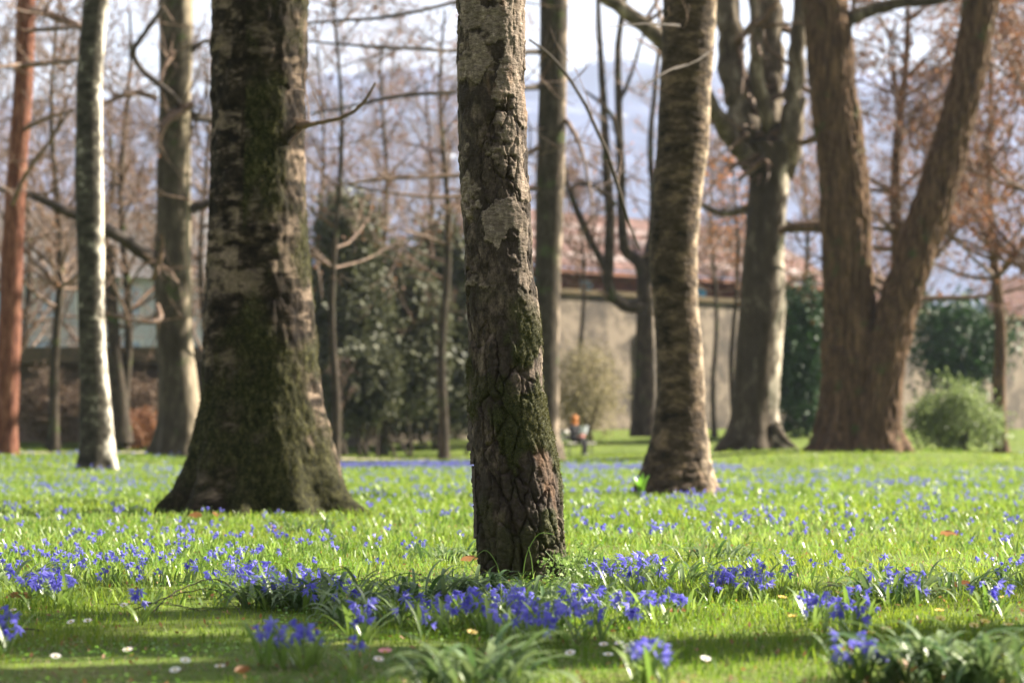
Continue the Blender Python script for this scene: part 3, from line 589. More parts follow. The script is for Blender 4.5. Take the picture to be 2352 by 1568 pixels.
def house(name, label, x0, x1, y0, y1, z1, m, roof, wins, floors, rz=0):
    t = thing(name, label, 'house', 'houses beyond the park', (0, 0, 0))
    build('wall_face', [(*boxm(x0, x1, y0, y1, -.3, z1), 0)], m, t, False)
    h = (y1-y0)*.32; V = np.array([[x0-.4, y0-.5, z1+.003], [x1+.4, y0-.5, z1+.003], [x1+.4, y1+.5, z1+.003], [x0-.4, y1+.5, z1+.003], [x0-.4, (y0+y1)/2, z1+h], [x1+.4, (y0+y1)/2, z1+h]])
    build('roof', [(V, np.array([[0, 1, 5, 4], [2, 3, 4, 5]]), 0), (V, np.array([[0, 4, 3], [1, 2, 5]]), 0)], roof, t, False)
    for f in range(floors):
        for k in range(wins):
            wx = x0+(x1-x0)*(k+.5)/wins; wz = 1.2+f*(z1-.6)/floors
            fr = build('window', [(*boxm(wx-.6, wx+.6, y0-.06, y0-.004, wz, wz+1.7), 0)], M_frame, t, False)
            build('pane', [(*boxm(wx-.5, wx+.5, y0-.08, y0-.063, wz+.1, wz+1.6), 0)], M_win, fr, False)
    return t
house('grey_house', 'pale grey house glimpsed behind the low wall on the left', -32, -13.5, 118, 130, 8.5, M_render, M_slate, 9, 3)
house('cream_house', 'cream house with red roof seen between the forked tree stems', 16.5, 20.5, 120, 128, 6.4, M_whouse, M_tile, 4, 3)
house('cream_house', 'pinkish house with red roof glimpsed right of the forked tree', 26, 29.5, 125, 132, 7.0, M_whouse, M_tile, 3, 3)
lw = thing('low_wall', 'low dark masonry wall with mossy coping at the left rear', 'wall')
LO, LA = (-5.6, 77.0), math.radians(176)
build('wall_face', [(*slab(LO, LA, 0, 22, -.5, 0, -.2, 3.0), 0)], M_wallb, lw, False)
build('coping', [(*slab(LO, LA, -.1, 22, -.62, .95, 3.002, 3.5), 0)], M_cope, lw, False)
sr = np.random.default_rng(8)
# stone at the foot of the grey beech
def blob(name, c, rad, m, parent=None, seed=0, n=18, amp=.25):
    th = np.linspace(0, math.pi, n); ph = np.arange(2*n)*math.pi/n; A, B = np.meshgrid(ph, th)
    d = np.stack([np.sin(B)*np.cos(A), np.sin(B)*np.sin(A), np.cos(B)], -1).reshape(-1, 3); r = 1+amp*fbm(d*1.6, seed, 4)
    V = d*r[:, None]*np.array(rad)+np.array(c); k = 2*n; i = np.arange(n-1)[:, None]*k; j = np.arange(k)[None]; j2 = (j+1) % k
    return build(name, [(V, np.stack([i+j, i+k+j, i+k+j2, i+j2], -1).reshape(-1, 4), 0)], m, parent)
x, y, z = ground_at(405, 1046); tag(blob('boulder', (x, 42.5, float(G(x, 42.5))+.10), (.22, .2, .2), M_stone, seed=3), 'pale rounded stone at the foot of the grey beech', 'stone')

# ------------------------------------------------------------------ background trees and shrubs
def leaves_at(rs, pts, size, ln=1.6, droop=0.0):
    N = len(pts); d = rs.normal(0, 1, (N, 3)); d[:, 2] -= droop; d /= np.linalg.norm(d, axis=1)[:, None]
    s = np.cross(d, rs.normal(0, 1, (N, 3))); s /= np.linalg.norm(s, axis=1)[:, None]; L = size*rs.uniform(.6, 1.3, (N, 1))
    V = np.stack([pts-d*L*ln*.5, pts+s*L*.5, pts+d*L*ln*.5, pts-s*L*.5], 1).reshape(-1, 3)
    return V, np.arange(N*4).reshape(-1, 4), np.repeat(rs.uniform(0, 1, N), 4)
def bare_tree(name, label, u, Y, H, r, seed, mt, tw, leafm=None, nleaf=0, lsize=.06, lean=0., n=26, L=2.6, z0=1.6, grp='bare trees in the background', minr=.008, up=.25):
    rs = np.random.default_rng(seed); x = (u-CU)/FOC*Y; g = float(G(np.array([x]), np.array([Y]))[0])
    t = thing(name, label, 'tree', grp)
    k = 26; zz = np.linspace(-.1, H, k); px = x+lean*zz+.10*np.sin(zz*.9+seed)*sst(0, 3, zz); path = np.stack([px, np.full(k, Y)+.1*np.sin(zz*.7), g+zz], 1); rr = r*np.linspace(1, .2, k); rr[0] *= 1.4
    build('trunk', [(*tube(path, rr, 12), 0)], mt, t)
    out = []
    for _ in range(n):
        i = rs.integers(int(k*z0/H), k-1); a = rs.uniform(0, 2*math.pi); f = i/k; d = np.array([math.cos(a), math.sin(a)*.8, rs.uniform(0, .9)])
        grow(rs, path[i], d/np.linalg.norm(d), L*(1.15-.6*f)*rs.uniform(.6, 1.2), max(rr[i]*.5, .02), 0, 3, out, up, (3, 5), minr=minr)
    V, F = cat(out); cr = build('crown', [(V, F, 0)], tw, t)
    if leafm is not None:
        idx = rs.integers(0, len(V), nleaf); pts = V[idx]+rs.normal(0, .10, (nleaf, 3)); pts = pts[pts[:, 2] > g+1.2]
        LV, LF, tn = leaves_at(rs, pts, lsize, droop=.5); o = build('leaves', [(LV, LF, 0)], leafm, t, False, {'tint': tn}); o['kind'] = 'stuff'
    return t
bare_tree('bare_tree', 'thin bare tree just right of the mossy trunk, crossing the white sky', 772, 46, 9.5, .09, 21, M_dark, M_twig, M_beech, 500, z0=4.0)
bare_tree('bare_tree', 'slender bare tree left of the central trunk, before the blue mountain', 1020, 56, 10.5, .13, 22, M_dark, M_twig, M_beech, 500, z0=4.2)
bare_tree('bare_tree', 'twiggy bare tree between the red pine and the slim birch', 125, 52, 10, .12, 23, M_dark, M_twig, M_beech, 400, z0=3.2, n=34, minr=.011)
bare_tree('bare_tree', 'twiggy bare tree between slim birch and grey beech', 285, 60, 11, .14, 24, M_dark, M_twig, M_beech, 400, z0=3.2, n=34, minr=.011)
bare_tree('bare_tree', 'bare tree showing between the grey beech and the mossy trunk', 468, 66, 11, .13, 25, M_dark, M_twig, M_beech, 400)
bare_tree('bare_tree', 'bare twiggy tree over the evergreen thicket', 880, 70, 12, .15, 26, M_dark, M_twig, M_beech, 1200, n=34, L=3.2)
bare_tree('bare_tree', 'bare tree between the hooked tree and the banded birch', 1545, 74, 11, .14, 27, M_dark, M_twig, M_orange, 500, z0=5)
bare_tree('hornbeam', 'hornbeam with orange leaves left of the white-edged grey tree', 1688, 66, 8, .10, 28, M_dark, M_twig, M_orange, 600, .06, n=14, L=1.2, z0=4)
bare_tree('beech_tree', 'brown-leaved beech between the two stems of the forked tree', 2035, 66, 13, .28, 29, M_fiss, M_twig, M_beech, 8500, .07, .05, 40, 3.4, 4, 'brown-leaved beeches on the right', .01)
bare_tree('beech_tree', 'brown-leaved beech right of the forked tree, over the dark ivy', 2300, 64, 12, .20, 30, M_fiss, M_twig, M_beech, 8000, .07, -.03, 40, 3.4, 4.2, 'brown-leaved beeches on the right', .01)
bare_tree('beech_tree', 'brown-leaved beech at the far right edge of the picture', 2420, 56, 11, .2, 31, M_fiss, M_twig, M_beech, 7000, .075, -.05, 30, 3.2, 3.6, 'brown-leaved beeches on the right', .01)
bare_tree('bare_tree', 'bare tree at the far left edge behind the red pine', -40, 55, 11, .14, 33, M_dark, M_twig, None, n=30, L=3)
bare_tree('bare_tree', 'dense twiggy tree behind the red pine and the low wall', 60, 80, 12, .15, 34, M_dark, M_twig, M_beech, 900, n=28, L=3.4, minr=.012)
bare_tree('bare_tree', 'dense twiggy tree behind the slim birch, before the grey house', 215, 84, 13, .15, 35, M_dark, M_twig, M_beech, 900, n=28, L=3.4, minr=.012)
bare_tree('bare_tree', 'dense twiggy tree behind the grey beech', 400, 86, 13, .15, 36, M_dark, M_twig, M_beech, 900, n=28, L=3.4, minr=.012)
bare_tree('bare_tree', 'brownish twiggy tree right beside the mossy trunk, behind the yews', 735, 80, 13, .15, 37, M_dark, M_twig, M_beech, 2500, n=28, L=3.4, minr=.012)
bare_tree('bare_tree', 'brownish twiggy tree behind the yews, close left of the central trunk', 985, 82, 12, .15, 38, M_dark, M_twig, M_beech, 2500, n=28, L=3.4, minr=.012)
bare_tree('bare_tree', 'twiggy tree seen between the white-edged tree and the forked tree', 1850, 92, 12, .15, 39, M_dark, M_twig, M_beech, 2000, n=30, L=3.0, z0=5, minr=.012)
bare_tree('bare_tree', 'fine twiggy tree before the red roof, between the central trunk and the hooked tree', 1335, 79, 9.5, .10, 41, M_dark, M_twig, M_beech, 1500, n=30, L=2.2, z0=4.5, minr=.012)
bare_tree('bare_tree', 'fine twiggy tree before the red roof, right of the banded birch', 1640, 80, 10, .10, 42, M_dark, M_twig, M_beech, 1000, n=30, L=2.2, z0=4.8, minr=.012)
bare_tree('bare_tree', 'bushy bare tree rising behind the far end of the plaster wall', 2130, 108, 15, .16, 43, M_dark, M_twig, M_beech, 3500, .09, n=36, L=3.8, z0=4, minr=.016)
dk = thing('leaning_tree', 'dark leaning trunk close behind the slim birch', 'tree', 'bare trees in the background')
trunk('trunk', [(560, 236, 262), (700, 242, 270), (780, 248, 276), (860, 252, 286), (960, 258, 298), (1005, 250, 306)], 60, 0, M_dark, dk, 20, 60, seed=9)
limb(dk, [(250, 590, 60, 24), (235, 520, 60.3, 18), (260, 430, 60.5, 14), (250, 300, 60.6, 9)], M_dark, 140, 6, twigs=4, tl=1.6)
for k, (u, lb) in enumerate([(782, 'left one of two thin saplings before the evergreen thicket'), (865, 'right one of two thin saplings before the evergreen thicket')]):
    bare_tree('sapling', lb, u, 66 if k else 62, 2.4, .05, 50+k, M_dark, M_twig, n=6, L=.7, z0=.8, grp='saplings by the evergreens')

def shrub(name, label, catg, u, v0, v1, Y, wu, m, N, lsize, seed, depth=None, stems=4, tm=None, grp='evergreens and shrubs by the wall', gaps=.35, droop=.2, taper=.0, ground=True):
    """foliage between heights v1 (top) and v0 (bottom) at u, width wu"""
    rs = np.random.default_rng(seed); top = P(u, v1, Y); bot = P(u, v0, Y); hx = wu/2*Y/FOC; hz = (top[2]-bot[2])/2; dy = depth or hx*.9
    c = np.array([top[0], Y, (top[2]+bot[2])/2]); g = float(G(np.array([c[0]]), np.array([Y]))[0])
    t = thing(name, label, catg, grp)
    nc = max(30, N//45); q = rs.normal(0, 1, (nc*4, 3)); q /= np.linalg.norm(q, axis=1)[:, None]; q *= rs.uniform(.35, 1, (nc*4, 1))**.6
    q = q[fbm(q*2.6+seed, seed, 3) > -.25+gaps*.35][:nc]
    q[:, :2] *= (1-taper*(q[:, 2:]*.5+.5)); q *= 1+.5*fbm(q*2.4, seed+5, 3)[:, None]
    cc = c+q*np.array([hx, dy, hz]); r = min(hx, hz)*.22
    pts = cc[rs.integers(0, len(cc), N)]+rs.normal(0, 1, (N, 3))*r*np.array([1, 1, .8]); pts = pts[pts[:, 2] > g+.03]
    V, F, tn = leaves_at(rs, pts, lsize, droop=droop)
    o = build('foliage', [(V, F, 0)], m, t, False, {'tint': tn}); o['kind'] = 'stuff'
    for k in range(stems):
        a = np.array([c[0]+rs.uniform(-.3, .3)*hx, Y+rs.uniform(-.2, .2)*dy, g-.05]); b_ = cc[rs.integers(0, len(cc))]
        mid = (a+b_)/2+rs.normal(0, .08, 3)*hx; build('stem', [(*tube(crspline([a, mid, b_], 10), np.linspace(.05, .02, 10)*max(1, hz*.5), 6), 0)], tm or M_dark, t)
    return t
shrub('yew_tree', 'tall loose grey-green yew right beside the mossy trunk', 'tree', 800, 940, 430, 66, 210, M_yew, 15000, .12, 61, stems=3, taper=.4)
shrub('yew_tree', 'rounded grey-green yew in the middle of the evergreen thicket', 'tree', 915, 960, 600, 68, 220, M_yew, 15000, .12, 62, stems=4, taper=.25)
shrub('yew_tree', 'grey-green yew close left of the central trunk', 'tree', 1030, 960, 480, 71, 180, M_yew, 15000, .12, 63, stems=3, taper=.4)
shrub('yew_tree', 'small dark yew low behind the saplings', 'tree', 840, 990, 790, 64, 150, M_yew, 6000, .11, 64, stems=3)
shrub('yew_tree', 'low yew hidden partly by the central trunk', 'tree', 1090, 990, 700, 72, 150, M_yew, 8000, .11, 65, stems=3)
shrub('yew_tree', 'broad dark yew at the back of the thicket, by the mossy trunk', 'tree', 765, 990, 560, 73, 170, M_yew, 9000, .12, 74, stems=3, gaps=.2)
shrub('yew_tree', 'broad dark yew at the back of the thicket, behind the rounded one', 'tree', 985, 985, 610, 75, 200, M_yew, 10000, .12, 75, stems=3, gaps=.2)
shrub('ivy_mass', 'dark ivy mass on the wall between white-edged tree and forked tree', 'ivy', 1835, 1000, 640, 80, 130, M_ivy, 9000, .12, 66, depth=.8, stems=2, gaps=.1)
shrub('ivy_mass', 'dark glossy ivy hanging on the wall right of the forked tree', 'ivy', 2195, 900, 690, 88, 210, M_ivy, 7000, .13, 67, depth=.8, stems=2, gaps=.25, taper=-.3)
shrub('green_bush', 'rounded light green bush at the right before the wall', 'bush', 2195, 1040, 880, 60, 250, M_bush, 9000, .06, 68, stems=9, gaps=.9, taper=.45)
shrub('dry_shrub', 'pale straw-coloured shrub behind the person on the bench', 'bush', 1345, 1010, 790, 77, 170, M_hay, 7000, .06, 69, stems=5, gaps=.4, taper=.3)
shrub('brown_creeper', 'rusty brown creeper covering the low wall left of the slim birch', 'creeper', 120, 1005, 860, 74, 170, M_brown, 5000, .075, 70, depth=.5, stems=3, gaps=.5)
shrub('brown_creeper', 'rusty brown creeper covering the low wall behind the slim birch', 'creeper', 280, 1005, 870, 74.5, 180, M_brown, 4500, .075, 71, depth=.5, stems=3, gaps=.5)
shrub('russet_bush', 'low russet bush between slim birch and grey beech', 'bush', 318, 1030, 950, 62, 110, M_beech, 2500, .06, 72, stems=4)
shrub('brown_hedge', 'brown twiggy hedge at the foot of the evergreens', 'hedge', 930, 1005, 900, 76, 420, M_hay, 6000, .07, 73, depth=.6, stems=6, gaps=.5)

# trees standing just outside the right edge; their shade falls over the foreground
for k, (x, y, r, lb) in enumerate([(7.0, 7.80, .42, 'trunk just outside the right edge, throwing shade over the near lawn'), (9.2, 10.3, .32, 'second trunk outside the right edge, throwing shade over the near lawn')]):
    u = CU+x/y*FOC; bare_tree('birch_tree', lb, u, y, 11, r, 150+k, M_birch2, M_twigd, n=22-15*k, L=2.6-1.0*k, z0=3.4, grp='trees beside the frame', minr=.010)

# ------------------------------------------------------------------ bench and person
bx, by = (1312-CU)/FOC*70, 70.0; bz = float(G(np.array([bx]), np.array([by]))[0]); BROT = math.radians(-38)
bench = thing('park_bench', 'grey slatted park bench by the wall with a person sitting on it', 'bench', loc=(bx, by, bz)); bench.rotation_euler = (0, 0, BROT); bench.scale = (.9, .9, .9)
M_bench = plain('weathered_wood', (.42, .40, .38), .8, (.30, .28, .26), 12); M_iron = plain('dark_iron', (.05, .05, .05), .6)
for k in range(4): build('seat_slat', [(*boxm(-.02+k*.115, .08+k*.115, -.75, .75, .42, .45), 0)], M_bench, bench, False)
for k in range(3):
    V, F = boxm(-.02, .01, -.75, .75, 0, .09); V[:, 0] -= .04+k*.035+V[:, 2]*.3; V[:, 2] += .52+k*.12; build('back_slat', [(V, F, 0)], M_bench, bench, False)
for s in (-.6, .6):
    build('leg', [(*cat([tube([(.38, s, -.02), (.36, s, .42)], .022, 6), tube([(-.06, s, -.02), (.0, s, .3), (-.04, s, .45), (-.16, s, .88)], .02, 6)]), 0)], M_iron, bench)
def skinned(name, verts, edges, rads, mats, parent, root=0, sub=2):
    me = bpy.data.meshes.new(name); me.from_pydata([tuple(v) for v in verts], edges, []); o = bpy.data.objects.new(name, me); col.objects.link(o)
    md = o.modifiers.new('skin', 'SKIN'); md.use_smooth_shade = True
    for i, r in enumerate(rads):
        sv = me.skin_vertices[0].data[i]; sv.radius = (r, r) if not isinstance(r, tuple) else r; sv.use_root = (i == root)
    ss = o.modifiers.new('sub', 'SUBSURF'); ss.levels = sub; ss.render_levels = sub
    dg = bpy.context.evaluated_depsgraph_get(); dg.update(); nm = bpy.data.meshes.new_from_object(o.evaluated_get(dg)); bpy.data.objects.remove(o)
    nm.materials.clear()
    for m in mats: nm.materials.append(m)
    nm.polygons.foreach_set('use_smooth', np.ones(len(nm.polygons), bool))
    o = link(name, nm, parent); return o
M_coat = plain('black_coat', (.014, .014, .016), .8, (.009, .009, .011), 20); M_skin = plain('skin', (.55, .30, .21), .5, (.48, .25, .17), 8)
M_hair = plain('orange_hair', (.55, .20, .035), .6, (.40, .12, .02), 30); M_shoe = plain('pale_shoe', (.5, .48, .46), .5); M_paper = plain('pale_paper', (.34, .37, .40), .7); M_bagp = plain('pink_cloth', (.70, .30, .28), .7)
pe = thing('person', 'person in black coat with orange hair sitting on the bench, holding paper', 'person', loc=(bx, by, bz)); pe.rotation_euler = (0, 0, BROT); pe.scale = (.88, .88, .88)
# faces local +x; pelvis above the seat
bv = [(.10, 0, .56), (.08, 0, .74), (.10, 0, .93), (.12, 0, 1.04), (.14, 0, 1.10), (.17, 0, 1.20), (.16, 0, 1.285),
      (.14, .10, .55), (.50, .11, .54), (.53, .11, .30), (.50, .11, .075), (.63, .12, .045),
      (.14, -.10, .55), (.52, -.10, .54), (.58, -.10, .30), (.60, -.11, .075), (.73, -.12, .045),
      (.11, .19, 1.00), (.14, .25, .78), (.37, .15, .72), (.43, .11, .73),
      (.11, -.19, 1.00), (.14, -.25, .78), (.37, -.15, .72), (.43, -.11, .73)]
be = [(0, 1), (1, 2), (2, 3), (3, 4), (4, 5), (5, 6), (0, 7), (7, 8), (8, 9), (9, 10), (10, 11), (0, 12), (12, 13), (13, 14), (14, 15), (15, 16), (2, 17), (17, 18), (18, 19), (19, 20), (2, 21), (21, 22), (22, 23), (23, 24)]
br = [(.15, .13), (.14, .12), (.15, .11), .065, .055, .095, .07, .10, .075, .06, .048, .045, .10, .075, .06, .048, .045, .07, .055, .042, .036, .07, .055, .042, .036]
for s in (1, -1):
    w_ = 20 if s == 1 else 24
    for f in range(5):
        i0 = len(bv); o_ = (f-1.5)*.02
        if f < 4: bv += [(.46, s*(.11-o_*.6), .745-o_), (.505, s*(.09-o_*.6), .755-o_), (.52, s*(.06-o_*.5), .745-o_)]
        else: bv += [(.44, s*.10, .775), (.475, s*.075, .785), (.495, s*.06, .775)]
        be += [(w_, i0), (i0, i0+1), (i0+1, i0+2)]; br += [.010, .009, .008]
body = skinned('body', bv, be, br, [M_coat, M_skin, M_shoe], pe)
co = np.zeros(len(body.data.vertices)*3); body.data.vertices.foreach_get('co', co); co = co.reshape(-1, 3)
mi = []
for p in body.data.polygons:
    c = p.center; mi.append(1 if (c.z > 1.07 or c.x > .445 and .69 < c.z < .83) else (2 if c.z < .09 and c.x > .56 else 0))
body.data.polygons.foreach_set('material_index', np.array(mi, np.int32))
blob('hair', (.135, 0, 1.235), (.115, .115, .13), M_hair, pe, 5, 14, .12)
blob('hair_fringe', (.12, 0, 1.10), (.10, .15, .10), M_hair, pe, 6, 14, .2)
blob('nose', (.268, 0, 1.19), (.018, .014, .022), M_skin, pe, 7, 8, .05)
for s in (-1, 1): blob('eye', (.250, s*.034, 1.215), (.012, .013, .009), M_coat, pe, 8, 8, .02); blob('ear', (.17, s*.097, 1.20), (.022, .012, .035), M_skin, pe, 9, 8, .1)
blob('mouth', (.256, 0, 1.145), (.008, .026, .007), M_bagp, pe, 10, 8, .02)
c_, s_ = math.cos(BROT), math.sin(BROT)
pp = thing('newspaper', 'pale sheet of paper held over the lap of the seated person', 'paper', loc=(bx, by, bz)); pp.rotation_euler = (0, 0, BROT); pp.scale = (.88, .88, .88)
for s in (-1, 1):
    V, F = boxm(-.004, .004, 0, .2*s, 0, .27); V[:, 0] += .525+.28*V[:, 2]-.25*abs(V[:, 1]); V[:, 2] += .74; build('page', [(V, F if s > 0 else F[:, ::-1], 0)], M_paper, pp, False)
tag(blob('pink_bag', (bx+c_*.37-s_*(-.02), by+s_*.37+c_*(-.02), bz+.577), (.11, .10, .05), M_bagp, None, 12, 12, .25), 'small pink cloth bag on the lap of the seated person', 'bag')

# ------------------------------------------------------------------ turf
def blades(rs, x, y, z, h, wd, bend, tint_):
    N = len(x); a = rs.uniform(0, 2*math.pi, N); f = rs.uniform(0, 2*math.pi, N)
    sx, sy = np.cos(a)*wd/2, np.sin(a)*wd/2; lx, ly = np.cos(f)*bend*h, np.sin(f)*bend*h
    b0 = np.stack([x-sx, y-sy, z], 1); b1 = np.stack([x+sx, y+sy, z], 1)
    m0 = np.stack([x+lx*.35-sx*.75, y+ly*.35-sy*.75, z+h*.6], 1); m1 = np.stack([x+lx*.35+sx*.75, y+ly*.35+sy*.75, z+h*.6], 1)
    t = np.stack([x+lx, y+ly, z+h*np.clip(1-.4*bend, .3, 1)], 1)
    V = np.stack([b0, b1, m1, m0, t], 1).reshape(-1, 3); k = np.arange(N)[:, None]*5
    return V, k+np.array([0, 1, 2, 3]), k+np.array([3, 2, 4]), np.repeat(tint_, 5)
def field(rs, N, y0, y1, p, marg=1.2):
    y = (rs.uniform(0, 1, N)*(y1**p-y0**p)+y0**p)**(1/p); x = rs.uniform(-1, 1, N)*(y*.222+marg); return x, y
GV, G4, G3, GT, go = [], [], [], [], 0
rs = np.random.default_rng(77)
for N, y0, y1, p, hh_, ww in [(195000, 3.9, 13, .55, .028, .0023), (90000, 13, 34, .6, .038, .006), (40000, 34, 84, .9, .05, .019)]:
    x, y = field(rs, N, y0, y1, p); pn = np.stack([x*1.3, y*1.3, x*0], 1); nz = fbm(pn, 201, 3); keep = rs.uniform(0, 1, N) < np.clip(.85+1.2*nz, .35, 1); x, y, nz = x[keep], y[keep], nz[keep]
    pc = crspline(PATHPTS, 120)
    if y1 > 40: kp = np.min((x[:, None]-pc[None, :, 0])**2+(y[:, None]-pc[None, :, 1])**2, 1) > .72**2; x, y, nz = x[kp], y[kp], nz[kp]
    h = hh_*rs.uniform(.45, 1.5, len(x))*(1+1.3*nz)*(1+.5*fbm(np.stack([x*7.8, y*7.8, x*0], 1), 203, 2)); tn = np.clip(.35+.5*fbm(np.stack([x*.8, y*.8, x*0], 1), 207, 3)+rs.normal(0, .22, len(x)), 0, 1)
    V, a, b_, t = blades(rs, x, y, G(x, y)-.002, h, ww*rs.uniform(.6, 1.3, len(x)), rs.uniform(.1, 1.1, len(x)), tn)
    GV.append(V); G4.append(a+go); G3.append(b_+go); GT.append(t); go += len(V)
V = np.concatenate(GV)
o = build('grass', [(V, np.concatenate(G4), 0), (np.zeros((0, 3)), np.concatenate(G3)-len(V), 0)], M_grass, None, False, {'tint': np.concatenate(GT)})
tag(o, 'short bright green lawn grass', 'grass', kind='stuff')
# dry thatch blades
x, y = field(rs, 26000, 3.9, 14, .55); k = fbm(np.stack([x*1.1, y*1.1, x*0], 1), 301, 3) > .05; x, y = x[k], y[k]
V, a, b_, t = blades(rs, x, y, G(x, y), .016*rs.uniform(.5, 1.5, len(x)), .0028, rs.uniform(1, 2.4, len(x)), rs.uniform(0, 1, len(x)))
o = build('dry_grass', [(V, a, 0), (np.zeros((0, 3)), b_-len(V), 0)], M_hay, None, False, {'tint': t}); tag(o, 'dry straw-coloured thatch lying in the lawn', 'grass', kind='stuff')

# ------------------------------------------------------------------ squill plants
def ribbon(rs, az, L, wd, elev, curl, n=5, fold=.25):
    """strap leaf from the origin: list of points curling over"""
    s = np.linspace(0, 1, n); el = elev-curl*s**1.3; ds = L/(n-1)
    r = np.concatenate([[0], np.cumsum(np.cos(el[:-1])*ds)]); z = np.concatenate([[0], np.cumsum(np.sin(el[:-1])*ds)])
    c = np.stack([np.cos(az)*r, np.sin(az)*r, z], 1); side = np.array([-math.sin(az), math.cos(az), 0])
    wv = wd*.5*np.array([.55]+[1.0]*(n-2)+[.12]); wv = np.interp(s, [0, .3, .75, 1], [.55, 1, .85, .08])*wd*.5
    V = np.stack([c-side*wv[:, None]+np.array([0, 0, 1])*fold*wv[:, None], c, c+side*wv[:, None]+np.array([0, 0, 1])*fold*wv[:, None]], 1).reshape(-1, 3)
    i = np.arange(n-1)[:, None]*3+np.arange(2)[None]
    return V, np.stack([i, i+1, i+4, i+3], -1).reshape(-1, 4)
def flower(c, d, R_, open_, rs):
    """six narrow petals around direction d"""
    d = np.array(d, float); d /= np.linalg.norm(d); a = np.cross(d, [.3, .5, .81]); a /= np.linalg.norm(a); b_ = np.cross(d, a); Vs, Fs = [], []
    for k in range(6):
        t = k*math.pi/3+rs.uniform(-.15, .15); o_ = np.cos(t)*a+np.sin(t)*b_; s = np.cross(d, o_); op = open_*rs.uniform(.8, 1.2)
        p1 = c+(o_*math.sin(op*.6)+d*math.cos(op*.6))*R_*.5; p2 = p1+(o_*math.sin(op)+d*math.cos(op))*R_*.55
        Vs.append(np.array([c, p1+s*R_*.135, p2, p1-s*R_*.135])); Fs.append(np.arange(4)+4*k)
    return np.concatenate(Vs), np.array(Fs)
NV = 7; SQ = []; LOWG = []; rl = np.random.default_rng(87)
rs = np.random.default_rng(88)
for k in range(NV):
    H = rs.uniform(.065, .10); lx, ly = rs.normal(0, .012, 2); st = crspline([(0, 0, 0), (lx*.3, ly*.3, H*.55), (lx, ly, H)], 5)
    green = [tube(st, .0013, 3)]+[ribbon(rs, rs.uniform(0, 6.28), rs.uniform(.07, .12), rs.uniform(.008, .012), rs.uniform(.9, 1.35), rs.uniform(.4, 1.3)) for _ in range(3)]
    GVv, GFf = cat(green); fl = []; LOWG.append(cat([tube(st[::2], .0014, 3)]+[ribbon(rl, rl.uniform(0, 6.28), rl.uniform(.07, .11), rl.uniform(.008, .012), rl.uniform(.9, 1.35), rl.uniform(.4, 1.3), 3) for _ in range(2)]))
    for q in range(max(2, rs.integers(1, 4))):
        a = rs.uniform(0, 6.28); c = st[-1]+np.array([math.cos(a)*.008, math.sin(a)*.008, -.013*q]); fl.append(flower(c, (math.cos(a)*.7, math.sin(a)*.7, rs.uniform(-.9, .1)), rs.uniform(.019, .025), rs.uniform(.7, 1.35), rs))
    SQ.append((GVv, GFf, [f for f in fl]))
sq_meshes = []
for k, (v_, f_, fl) in enumerate(SQ):
    o = build('squill_plant', [(v_, f_, 0)], M_sleaf, None, True, {'tint': np.full(len(v_), .2+.1*k)}); g_ = o.data; bpy.data.objects.remove(o); bl = []
    for q, (a, b_) in enumerate(fl):
        o = build('blossom', [(a, b_, 0)], M_blue, None, False, {'tint': np.full(len(a), (k*.37+q*.21) % 1)}); bl.append(o.data); bpy.data.objects.remove(o)
    sq_meshes.append((g_, bl))
# clusters: (u, v, half width u, half depth v, individuals, label)
CL = [(1150, 1440, 230, 34, 62, 'blue squill in the dense patch right below the central trunk'),
      (1260, 1475, 90, 22, 20, 'blue squill in the lower edge of the patch below the central trunk'),
      (690, 1385, 130, 30, 30, 'blue squill growing through the strap-leaf clump left of the central trunk'),
      (660, 1530, 80, 9, 12, 'blue squill in the small blurred row at the near left'),
      (105, 1388, 62, 22, 22, 'blue squill in the tight bunch at the left edge'),
      (12, 1495, 25, 10, 5, 'blue squill at the near left corner'), (330, 1432, 12, 4, 2, 'blue squill standing alone before the fallen twig'),
      (822, 1470, 30, 12, 6, 'blue squill in the little group left of the dense patch'), (815, 1560, 8, 4, 1, 'blue squill standing alone near the bottom edge'),
      (1420, 1352, 90, 22, 26, 'blue squill among dark leaves just right of the central trunk'), (1700, 1375, 90, 18, 20, 'blue squill in the drift between central trunk and right clump'),
      (1470, 1440, 110, 26, 18, 'blue squill scattered right of the dense patch'), (1900, 1440, 90, 18, 16, 'blue squill in the loose group before the right clump'),
      (2060, 1385, 80, 16, 14, 'blue squill around the dark strap-leaf clump at the right'), (2280, 1418, 30, 8, 5, 'blue squill near the right edge'),
      (1970, 1568, 50, 8, 8, 'blue squill beside the big near strap-leaf clump'), (1470, 1568, 60, 6, 8, 'blurred blue squill at the bottom edge right of centre'),
      (1960, 1478, 30, 8, 4, 'blue squill just above the big near clump'), (560, 1360, 90, 25, 20, 'blue squill by the arching fallen twig')]
def put_squill(x, y, rs, lb, grp, sc_=1.0):
    k = rs.integers(0, NV); z = float(G(np.array([x]), np.array([y]))[0]); g_, bl = sq_meshes[k]
    o = link('squill', g_); o.location = (x, y, z-.003); o.rotation_euler = (0, 0, rs.uniform(0, 6.28)); s = sc_*rs.uniform(.8, 1.15); o.scale = (s, s, s); tag(o, lb, 'flower', grp)
    for m in bl: link('blossom', m, o)
    return o
rs = np.random.default_rng(99)
